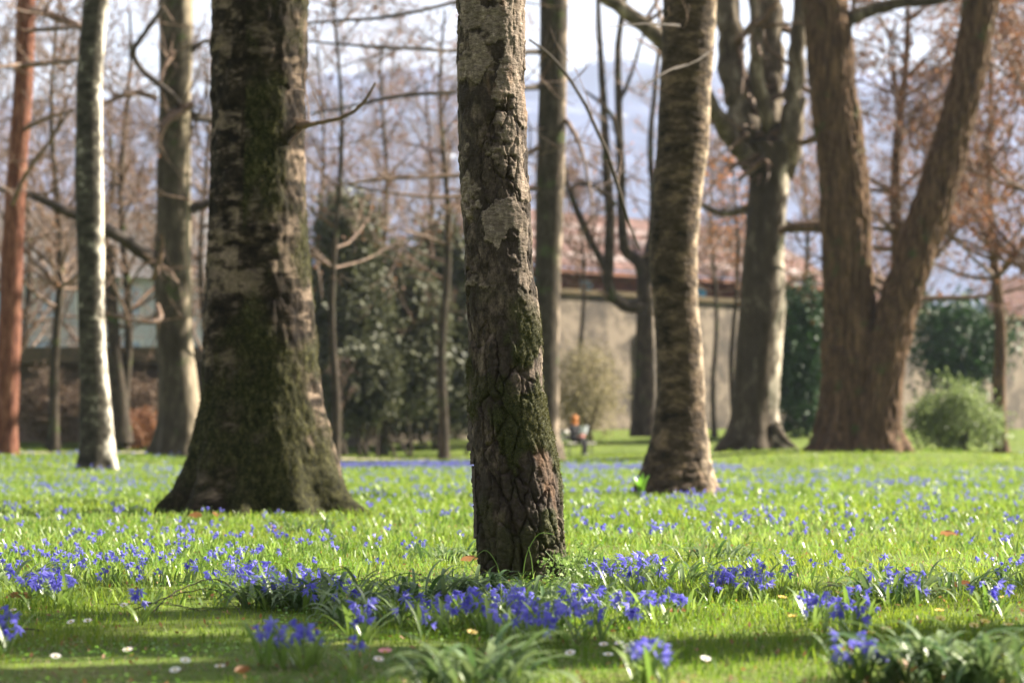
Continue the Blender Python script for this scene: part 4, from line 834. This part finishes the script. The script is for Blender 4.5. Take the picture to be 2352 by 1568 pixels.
for u, v, du, dv, n_, lb in CL:
    made = []
    for _ in range(n_):
        uu, vv = u+np.clip(rs.normal(0, .5), -1, 1)*du, v+np.clip(rs.normal(0, .5), -1, 1)*dv; x, y, z = ground_at(uu, max(vv, 1330)); made.append(put_squill(x, y, rs, lb, 'squills: '+lb))
    if n_ == 2: made.sort(key=lambda o: o.location.x); made[0]['label'] = 'left one of two '+lb.replace('blue squill standing alone', 'blue squills standing'); made[1]['label'] = 'right one of two '+lb.replace('blue squill standing alone', 'blue squills standing')
    elif n_ > 3:
        left = list(made)
        for word, key in (('leftmost', lambda o: o.location.x), ('rightmost', lambda o: -o.location.x), ('nearest', lambda o: o.location.y), ('farthest', lambda o: -o.location.y), ('tallest', lambda o: -o.scale.z)):
            if len(left) > 1: o = min(left, key=key); left.remove(o); o['label'] = word+' '+lb
        for o in left: o['label'] = lb.replace('blue squill', 'inner blue squill', 1)
# the drift of squills beyond
V5_, F4_, MI, TT = [], [], [], []
def bake(xs_, ys_, rs, scl):
    off = 0; outs = []
    zs = G(xs_, ys_)
    for k in range(NV):
        sel = np.arange(len(xs_)) % NV == k; n_ = sel.sum(); a = rs.uniform(0, 6.28, n_); s = scl[sel]*rs.uniform(.8, 1.2, n_)
        (v_, f_), fl = LOWG[k], SQ[k][2]
        for (vv, ff, mi_) in [(v_, f_, 0)]+[(a_, b_, 1) for a_, b_ in fl]:
            X = vv[None, :, 0]*np.cos(a)[:, None]-vv[None, :, 1]*np.sin(a)[:, None]; Y_ = vv[None, :, 0]*np.sin(a)[:, None]+vv[None, :, 1]*np.cos(a)[:, None]
            Vv = np.stack([X*s[:, None]+xs_[sel][:, None], Y_*s[:, None]+ys_[sel][:, None], np.repeat(vv[None, :, 2], n_, 0)*s[:, None]+zs[sel][:, None]-.003], -1).reshape(-1, 3)
            Ff = (ff[None]+np.arange(n_)[:, None, None]*len(vv)).reshape(-1, 4)
            outs.append((Vv, Ff, mi_)); TT.append(np.repeat(rs.uniform(0, 1, n_), len(vv)))
    return outs
rs = np.random.default_rng(123)
x, y = field(rs, 34000, 6.4, 46, .6)
def drift(x, y):
    u = CU+x/y*FOC
    d = .45+1.0*fbm(np.stack([x*.75, y*.5, x*0], 1), 401, 4)+.25*sst(9, 14, y)*sst(42, 30, y)
    d = d-.9*np.exp(-((x-1.3)/.8)**2-((y-9.7)/.8)**2)-.8*np.exp(-((x+.7)/1.0)**2-((y-12.6)/1.4)**2)-.7*sst(34, 36, y)*(x > 2)
    d = d+.9*np.exp(-((y-40)/2.2)**2)*(x > -4)*(x < 1.0)
    ok = (y > 8.1) | ((u < 620) & (y > 6.9+.3*np.sin(u*.02))) | ((u > 1340) & (y > 7.5+.25*np.sin(u*.013)))
    return np.where(ok, d, d*.06)
dens = drift(x, y)
keep = rs.uniform(0, 1, len(x)) < (dens-.12)*np.where(y > 11, .155, .26); x, y = x[keep], y[keep]
x = np.concatenate([x, rs.uniform(-4.2, .6, 1500), rs.uniform(.8, 3.4, 350), rs.uniform(-9, 9, 500)]); y = np.concatenate([y, np.clip(rs.normal(39.5, 1.3, 1500), 36, 44), rs.normal(36.5, 1.2, 350), rs.uniform(22, 34, 500)])
o = build('squills', bake(x, y, rs, .80+.008*np.clip(y-10, 0, 40)), [M_sleaf, M_blue], None, False, {'tint': np.concatenate(TT)}); tag(o, 'drift of countless blue squills spreading across the lawn behind the trunks', 'flowers', kind='stuff')

# leaves of squills without flowers, and clover in the turf
x, y = field(rs, 85000, 6.4, 46, .6); keep = rs.uniform(0, 1, len(x)) < np.clip(drift(x, y)+.25, .10, 1)*.75; x, y = x[keep], y[keep]
V, a, b_, t = blades(rs, x, y, G(x, y)-.002, rs.uniform(.035, .075, len(x)), (.0075+.00012*y)*rs.uniform(.7, 1.3, len(x)), rs.uniform(.2, 1.3, len(x)), rs.uniform(0, 1, len(x)))
o = build('squill_leaves', [(V, a, 0), (np.zeros((0, 3)), b_-len(V), 0)], M_sleaf, None, False, {'tint': t}); tag(o, 'countless narrow green squill leaves standing in the lawn', 'leaves', kind='stuff')
x, y = field(rs, 30000, 3.9, 11, .55); keep = fbm(np.stack([x*2.3, y*2.3, x*0], 1), 501, 3) > .02; x, y = x[keep], y[keep]
z = G(x, y)+rs.uniform(.008, .026, len(x)); LV, LF, tn = leaves_at(rs, np.stack([x, y, z], 1), .0085, 1.2)
LV = LV.reshape(-1, 4, 3); c_m = LV.mean(1, keepdims=True); LV = c_m+(LV-c_m)*np.array([1, 1, .45]); o = build('clover', [(LV.reshape(-1, 3), LF, 0)], M_gleaf, None, False, {'tint': tn}); tag(o, 'tiny clover leaves spread through the near turf', 'clover', kind='stuff')
x, y = field(rs, 5000, 3.9, 16, .55); z = G(x, y)+rs.uniform(.004, .02, len(x)); LV, LF, tn = leaves_at(rs, np.stack([x, y, z], 1), .007, 2.2)
o = build('leaf_litter', [(LV, LF, 0)], M_dead, None, False, {'tint': tn}); tag(o, 'brown crumbs of dead leaves in the turf', 'litter', kind='stuff')

# ------------------------------------------------------------------ strap-leaf clumps (each leaf a part)
rs = np.random.default_rng(55); SL = []
for k in range(10):
    L = rs.uniform(.13, .22); v_, f_ = ribbon(rs, 0, L, rs.uniform(.009, .014), rs.uniform(.95, 1.4), rs.uniform(1.5, 2.6), 9, .35)
    o = build('leaf', [(v_, f_, 0)], M_dleaf, None, True, {'tint': np.full(len(v_), k/10)}); SL.append(o.data); bpy.data.objects.remove(o)
def clump(u, v, n_, rad, s, lb, spread=1.0):
    x, y, z = ground_at(u, v); t = thing('strap_leaf_clump', lb, 'plant', 'strap-leaf clumps in the lawn', (x, y, z))
    for _ in range(n_):
        o = link('leaf', SL[rs.integers(0, 10)], t); a = rs.uniform(0, 6.28); r = rad*math.sqrt(rs.uniform(0, 1)); o.location = (math.cos(a)*r*spread, math.sin(a)*r*.6, -.004)
        o.rotation_euler = (rs.normal(0, .12), rs.normal(0, .12), a+rs.normal(0, .9)); q = s*rs.uniform(.65, 1.2); o.scale = (q, q, q)
for a in [(640, 1392, 82, .10, .95, 'strap-leaf clump at the left end of the row below the central trunk'), (760, 1400, 82, .11, .95, 'strap-leaf clump full of squills, second from the left in the row'),
          (860, 1432, 67, .10, .85, 'low strap-leaf clump just before the row left of the central trunk'), (985, 1385, 82, .12, .9, 'strap-leaf clump left of the foot of the central trunk'),
          (1095, 1380, 75, .10, .9, 'strap-leaf clump touching the left side of the central trunk foot'), (1190, 1392, 67, .10, .8, 'strap-leaf clump directly before the foot of the central trunk'),
          (1290, 1410, 67, .10, .8, 'strap-leaf clump before the right side of the central trunk foot'), (1390, 1330, 75, .13, .95, 'long arching strap-leaf clump just right of the central trunk'),
          (1520, 1345, 67, .15, .9, 'dark strap-leaf clump in the shade right of the central trunk'), (1640, 1292, 75, .15, .85, 'bright sunlit strap-leaf clump with orange leaf on it'),
          (2040, 1385, 75, .12, .95, 'dark strap-leaf clump with blue flowers at the right'), (2185, 1372, 67, .13, .9, 'dark strap-leaf clump at the right, without flowers'),
          (2150, 1562, 112, .11, 1.05, 'big pale strap-leaf clump in the near right corner'), (2270, 1575, 67, .08, 1.0, 'strap-leaf clump at the right edge, beside the big near one'),
          (1090, 1590, 90, .10, 1.0, 'blurred strap-leaf clump at the bottom edge below the central trunk'), (30, 1352, 52, .09, .9, 'strap-leaf clump behind the squill bunch at the left edge'),
          (1020, 1290, 45, .10, .85, 'strap-leaf clump behind the left side of the central trunk'), (690, 1225, 45, .16, 1.0, 'sunlit strap-leaf clump at the foot of the mossy trunk')]:
    clump(*a)
x, y, z = ground_at(1472, 1146); tl = thing('tulip_plant', 'broad upright green leaves at the left foot of the banded birch', 'plant', loc=(x, y, z))
for k in range(6):
    v_, f_ = ribbon(rs, k*1.05+.3, rs.uniform(.16, .24), .045, 1.35, .4, 7, .4); build('leaf', [(v_, f_, 0)], M_gleaf, tl, True, {'tint': np.full(len(v_), rs.uniform(0, 1))})
# tall weeds at the foot of the central birch
x0, y0, z0 = ground_at(1205, 1345)
for k, (u, lb, H, bd) in enumerate([(1200, 'bent pale grass stem arching over the foot of the central trunk', .15, 1), (1150, 'hooked green blade before the central trunk', .10, -1), (1225, 'single upright bright green blade before the central trunk', .11, 0)]):
    xx = (u-CU)/FOC*7.72; g = float(G(np.array([xx]), np.array([7.7]))[0])
    pts = [(xx, 7.7, g), (xx+.012*bd, 7.7, g+H*.55), (xx+.05*bd, 7.69, g+H), (xx+.10*bd, 7.69, g+H*(1 if bd == 1 else .55))] if bd else [(xx, 7.7, g), (xx-.006, 7.7, g+H*.6), (xx-.016, 7.7, g+H)]
    tag(build('grass_stem', [(*tube(crspline(pts, 14), np.linspace(.0022, .0012, 14), 5), 0)], M_weed, None, True, {'tint': np.full(70, .5)}), lb, 'grass stem')
WD = []
for k in range(3):
    V, F, tn = leaves_at(rs, np.stack([rs.normal(0, .022, 90), rs.normal(0, .022, 90), rs.uniform(.005, .10+.02*k, 90)], 1), .010, 1.4); WD.append((V, F, tn))
for k, (u, v) in enumerate([(1268, 1352), (1300, 1350), (1330, 1345), (1355, 1338), (1318, 1362), (1345, 1360)]):
    x, y, z = ground_at(u, v); V, F, tn = WD[k % 3]
    t = thing('weed', ['small leafy weed against the right foot of the central trunk', 'pale leafy weed at the right corner of the central trunk', 'pale leafy weed a hand right of the central trunk', 'outermost of the pale weeds right of the central trunk', 'low weed before the right corner of the central trunk', 'low weed nearest the squills right of the central trunk'][k], 'weed', 'weeds by the central trunk', (x, y, z))
    o = build('leaves', [(V, F, 0)], M_weed, t, False, {'tint': tn}); o['kind'] = 'stuff'
    for q in range(3): build('stem', [(*tube([(rs.normal(0, .006), rs.normal(0, .006), 0), (rs.normal(0, .012), rs.normal(0, .012), .06), (rs.normal(0, .02), rs.normal(0, .02), .115)], .0012, 3), 0)], M_weed, t, True, {'tint': np.full(9, .4)})

# ------------------------------------------------------------------ daisies, celandines, fallen leaves, twigs
def disc_flower(R_, npet, wd, tilt, cup, rs):
    Vs, Fs = [], []
    for k in range(npet):
        t = k*2*math.pi/npet+rs.uniform(-.08, .08); o_ = np.array([math.cos(t), math.sin(t), 0]); s = np.array([-math.sin(t), math.cos(t), 0])*wd; zz = np.array([0, 0, 1])
        Vs.append(np.array([o_*R_*.2, o_*R_*.65+s+zz*cup*R_*.6, o_*R_+zz*cup*R_, o_*R_*.65-s+zz*cup*R_*.6])); Fs.append(np.arange(4)+4*k)
    V = np.concatenate(Vs); c, s = math.cos(tilt), math.sin(tilt); Y_ = V[:, 1]*c-V[:, 2]*s; V[:, 2] = V[:, 1]*s+V[:, 2]*c; V[:, 1] = Y_; return V, np.array(Fs)
def small_flower(name, u, v, lb, m, npet, R_, wd, cup, grp, hgt):
    x, y, z = ground_at(u, v); t = thing(name, lb, 'flower', grp, (x, y, z)); t.rotation_euler = (0, 0, rs.uniform(-.6, .6))
    V, F = disc_flower(R_, npet, wd, rs.uniform(.15, .5), cup, rs); V[:, 2] += hgt; build('petals', [(V, F, 0)], m, t, False, {'tint': np.full(len(V), rs.uniform(0, 1))})
    blob('flower_centre', (0, -.001, hgt+.001), (R_*.28, R_*.28, R_*.16), M_yc, t, 1, 6, .1)
    build('stem', [(*tube([(0, 0, -.002), (.001, 0, hgt*.5), (0, 0, hgt)], .001, 3), 0)], M_weed, t, True, {'tint': np.full(9, .4)})
for u, v, lb in [(205, 1443, 'white daisy, the right of two below the fallen twig'), (167, 1446, 'white daisy, the left of two below the fallen twig'), (288, 1406, 'pinkish daisy beside the fallen twig'), (34, 1418, 'pink-tinged daisy below the squill bunch at the left edge'),
                 (429, 1538, 'white daisy in the shade at the near left'), (508, 1552, 'white daisy, the lower one left of the blurred squill row'), (406, 1561, 'small white daisy at the bottom edge on the left'), (297, 1512, 'pale daisy lying flat on the sunlit turf at the left'), (133, 1528, 'pale daisy by the dry patch in the near left corner'),
                 (871, 1535, 'white daisy directly below the pink one'), (1309, 1520, 'white daisy left of the little daisy row'), (1386, 1500, 'white daisy, the left of the daisy row below the dense squills'), (1421, 1497, 'white daisy in the middle of the daisy row'), (1439, 1504, 'white daisy, the right of the daisy row'), (1442, 1517, 'white daisy just under the right end of the row'), (1396, 1524, 'white daisy below the left end of the row'), (1619, 1534, 'white daisy alone on the turf right of the row')]:
    small_flower('daisy', u, v, lb, M_white, 16, .012, .0022, .12, 'daisies in the turf', .022)
small_flower('daisy', 886, 1521, 'deep pink double daisy near the bottom, left of centre', M_pink, 20, .016, .003, .35, 'daisies in the turf', .024)
for u, v, lb in [(1478, 1492, 'yellow celandine below the squills right of centre'), (2032, 1470, 'yellow celandine just above the left of the big near clump'), (2156, 1446, 'yellow celandine above the middle of the big near clump'), (2258, 1453, 'yellow celandine, the left of the pair above the near clump'), (2312, 1461, 'yellow celandine by the right edge, above the near clump'), (2234, 1463, 'yellow celandine close behind the near clump'),
                 (1926, 1383, 'yellow celandine left of the dark right clump'), (1795, 1394, 'yellow celandine in the turf well left of the right clump'), (2154, 1426, 'yellow celandine halfway between the two right clumps'), (2301, 1394, 'yellow celandine under the right end of the dark clump'), (2173, 1375, 'yellow celandine at the foot of the dark right clump'), (1996, 1480, 'yellow celandine left above the big near clump'), (1819, 1440, 'yellow celandine beside the loose squill group'), (1085, 1478, 'yellow celandine inside the dense squill patch'), (1436, 1394, 'yellow celandine by the squills right of the central trunk')]:
    small_flower('celandine', u, v, lb, M_yel, 9, .014, .0032, .25, 'celandines in the turf', .028)
def dead_leaf(u, v, lb, s, seed):
    x, y, z = ground_at(u, v); n_ = 7; A, B = np.meshgrid(np.linspace(-1, 1, n_), np.linspace(-1, 1, n_)); wv = (1-B**2)**.7
    q = np.stack([A, B, A*0+seed], -1).reshape(-1, 3); X = A*wv*s*.42; Y_ = B*s*.75; Z = (A**2*.35+.30*fbm(q*1.3, seed, 2).reshape(A.shape))*s*wv+.012
    a = seed*1.7; V = np.stack([X*math.cos(a)-Y_*math.sin(a), X*math.sin(a)+Y_*math.cos(a), Z], -1).reshape(-1, 3); i = np.arange(n_-1)[:, None]*n_+np.arange(n_-1)[None]
    o = build('fallen_leaf', [(V, np.stack([i, i+1, i+n_+1, i+n_], -1).reshape(-1, 4), 0)], M_dead, None, True, {'tint': np.full(n_*n_, (seed*.31) % 1)}); o.location = (x, y, z+.012); tag(o, lb, 'leaf', 'fallen brown leaves')
for k, (u, v, lb, s) in enumerate([(44, 1392, 'curled brown leaf beside the squill bunch at the left edge', .05), (585, 1465, 'brown leaf under the left strap-leaf clumps', .035), (1556, 1424, 'brown curled leaf among the squills right of the dense patch', .04), (1650, 1362, 'long brown leaf in the squill drift right of the central trunk', .04), (1597, 1280, 'orange-brown leaf on the sunlit clump', .045), (2178, 1240, 'orange leaf standing up in the far sunny squills', .07), (1914, 1364, 'brown leaf at the left of the dark right clump', .045), (1972, 1378, 'brown leaf at the front left of the dark right clump', .05), (2088, 1562, 'large brown leaf under the big near clump', .06), (2204, 1366, 'brown leaf at the foot of the flowerless dark clump', .05), (2142, 1376, 'brown leaf between the two dark right clumps', .045), (1080, 1300, 'thin orange-brown leaf at the left edge of the central trunk', .05), (637, 1228, 'dark brown leaf on the turf before the mossy trunk', .07), (450, 1195, 'brown leaf litter scrap at the left foot of the mossy trunk', .06), (500, 1192, 'reddish leaf at the foot of the mossy trunk', .06), (1180, 1440, 'rust-brown leaf under the strap leaves before the trunk', .035), (1935, 1520, 'brown leaf left of the big near clump', .035), (560, 1566, 'brown leaf at the bottom edge on the left', .024)]):
    dead_leaf(u, v, lb, s, k+1)
def fallen(pts, r, lb):
    A = []
    for u, v, h in pts:
        x, y, z = ground_at(u, v); A.append((x, y, z+h))
    S = crspline(A, 30); S += np.random.default_rng(int(pts[0][0])).normal(0, .0012, S.shape)
    tag(build('fallen_twig', [(*tube(S, np.linspace(r, r*.5, 30), 5), 0)], M_twigd), lb, 'twig', 'fallen twigs by the left clump')
fallen([(350, 1415, .01), (400, 1400, .045), (470, 1395, .075), (520, 1395, .07), (555, 1400, .02)], .0022, 'upper arching thorny twig lying left of the clumps')
fallen([(300, 1410, .01), (360, 1405, .03), (430, 1400, .05), (500, 1402, .055), (560, 1418, .01)], .0020, 'lower arching twig lying left of the clumps')
fallen([(250, 1395, .012), (330, 1402, .02), (400, 1408, .025), (480, 1412, .012)], .0016, 'thin flat twig on the turf below the arching twigs')
fallen([(330, 1395, .015), (390, 1410, .03), (450, 1415, .02), (520, 1405, .012)], .0014, 'crossing thin twig under the arching twigs')
fallen([(20, 1470, .012), (60, 1462, .02), (110, 1458, .012)], .003, 'short dark stick in the near left turf')
fallen([(1630, 1362, .02), (1655, 1352, .035), (1690, 1346, .03)], .004, 'short brown stick in the squill drift right of centre')

# ------------------------------------------------------------------ air between the camera and the mountain
V, F = boxm(-3400, 3400, -60, 4000, -31.0, 800)
M_air = bpy.data.materials.new('air'); M_air.use_nodes = True; nt = M_air.node_tree; nt.nodes.remove(nt.nodes['Principled BSDF'])
pv = nt.nodes.new('ShaderNodeVolumePrincipled'); pv.inputs['Color'].default_value = (.66, .75, 1.0, 1); pv.inputs['Density'].default_value = .00013; pv.inputs['Anisotropy'].default_value = .2
nt.links.new(pv.outputs[0], nt.nodes['Material Output'].inputs['Volume'])
hz = build('haze', [(V, F, 0)], M_air, None, False); hz['kind'] = 'stuff'; hz['label'] = 'thin blue spring haze filling the air'
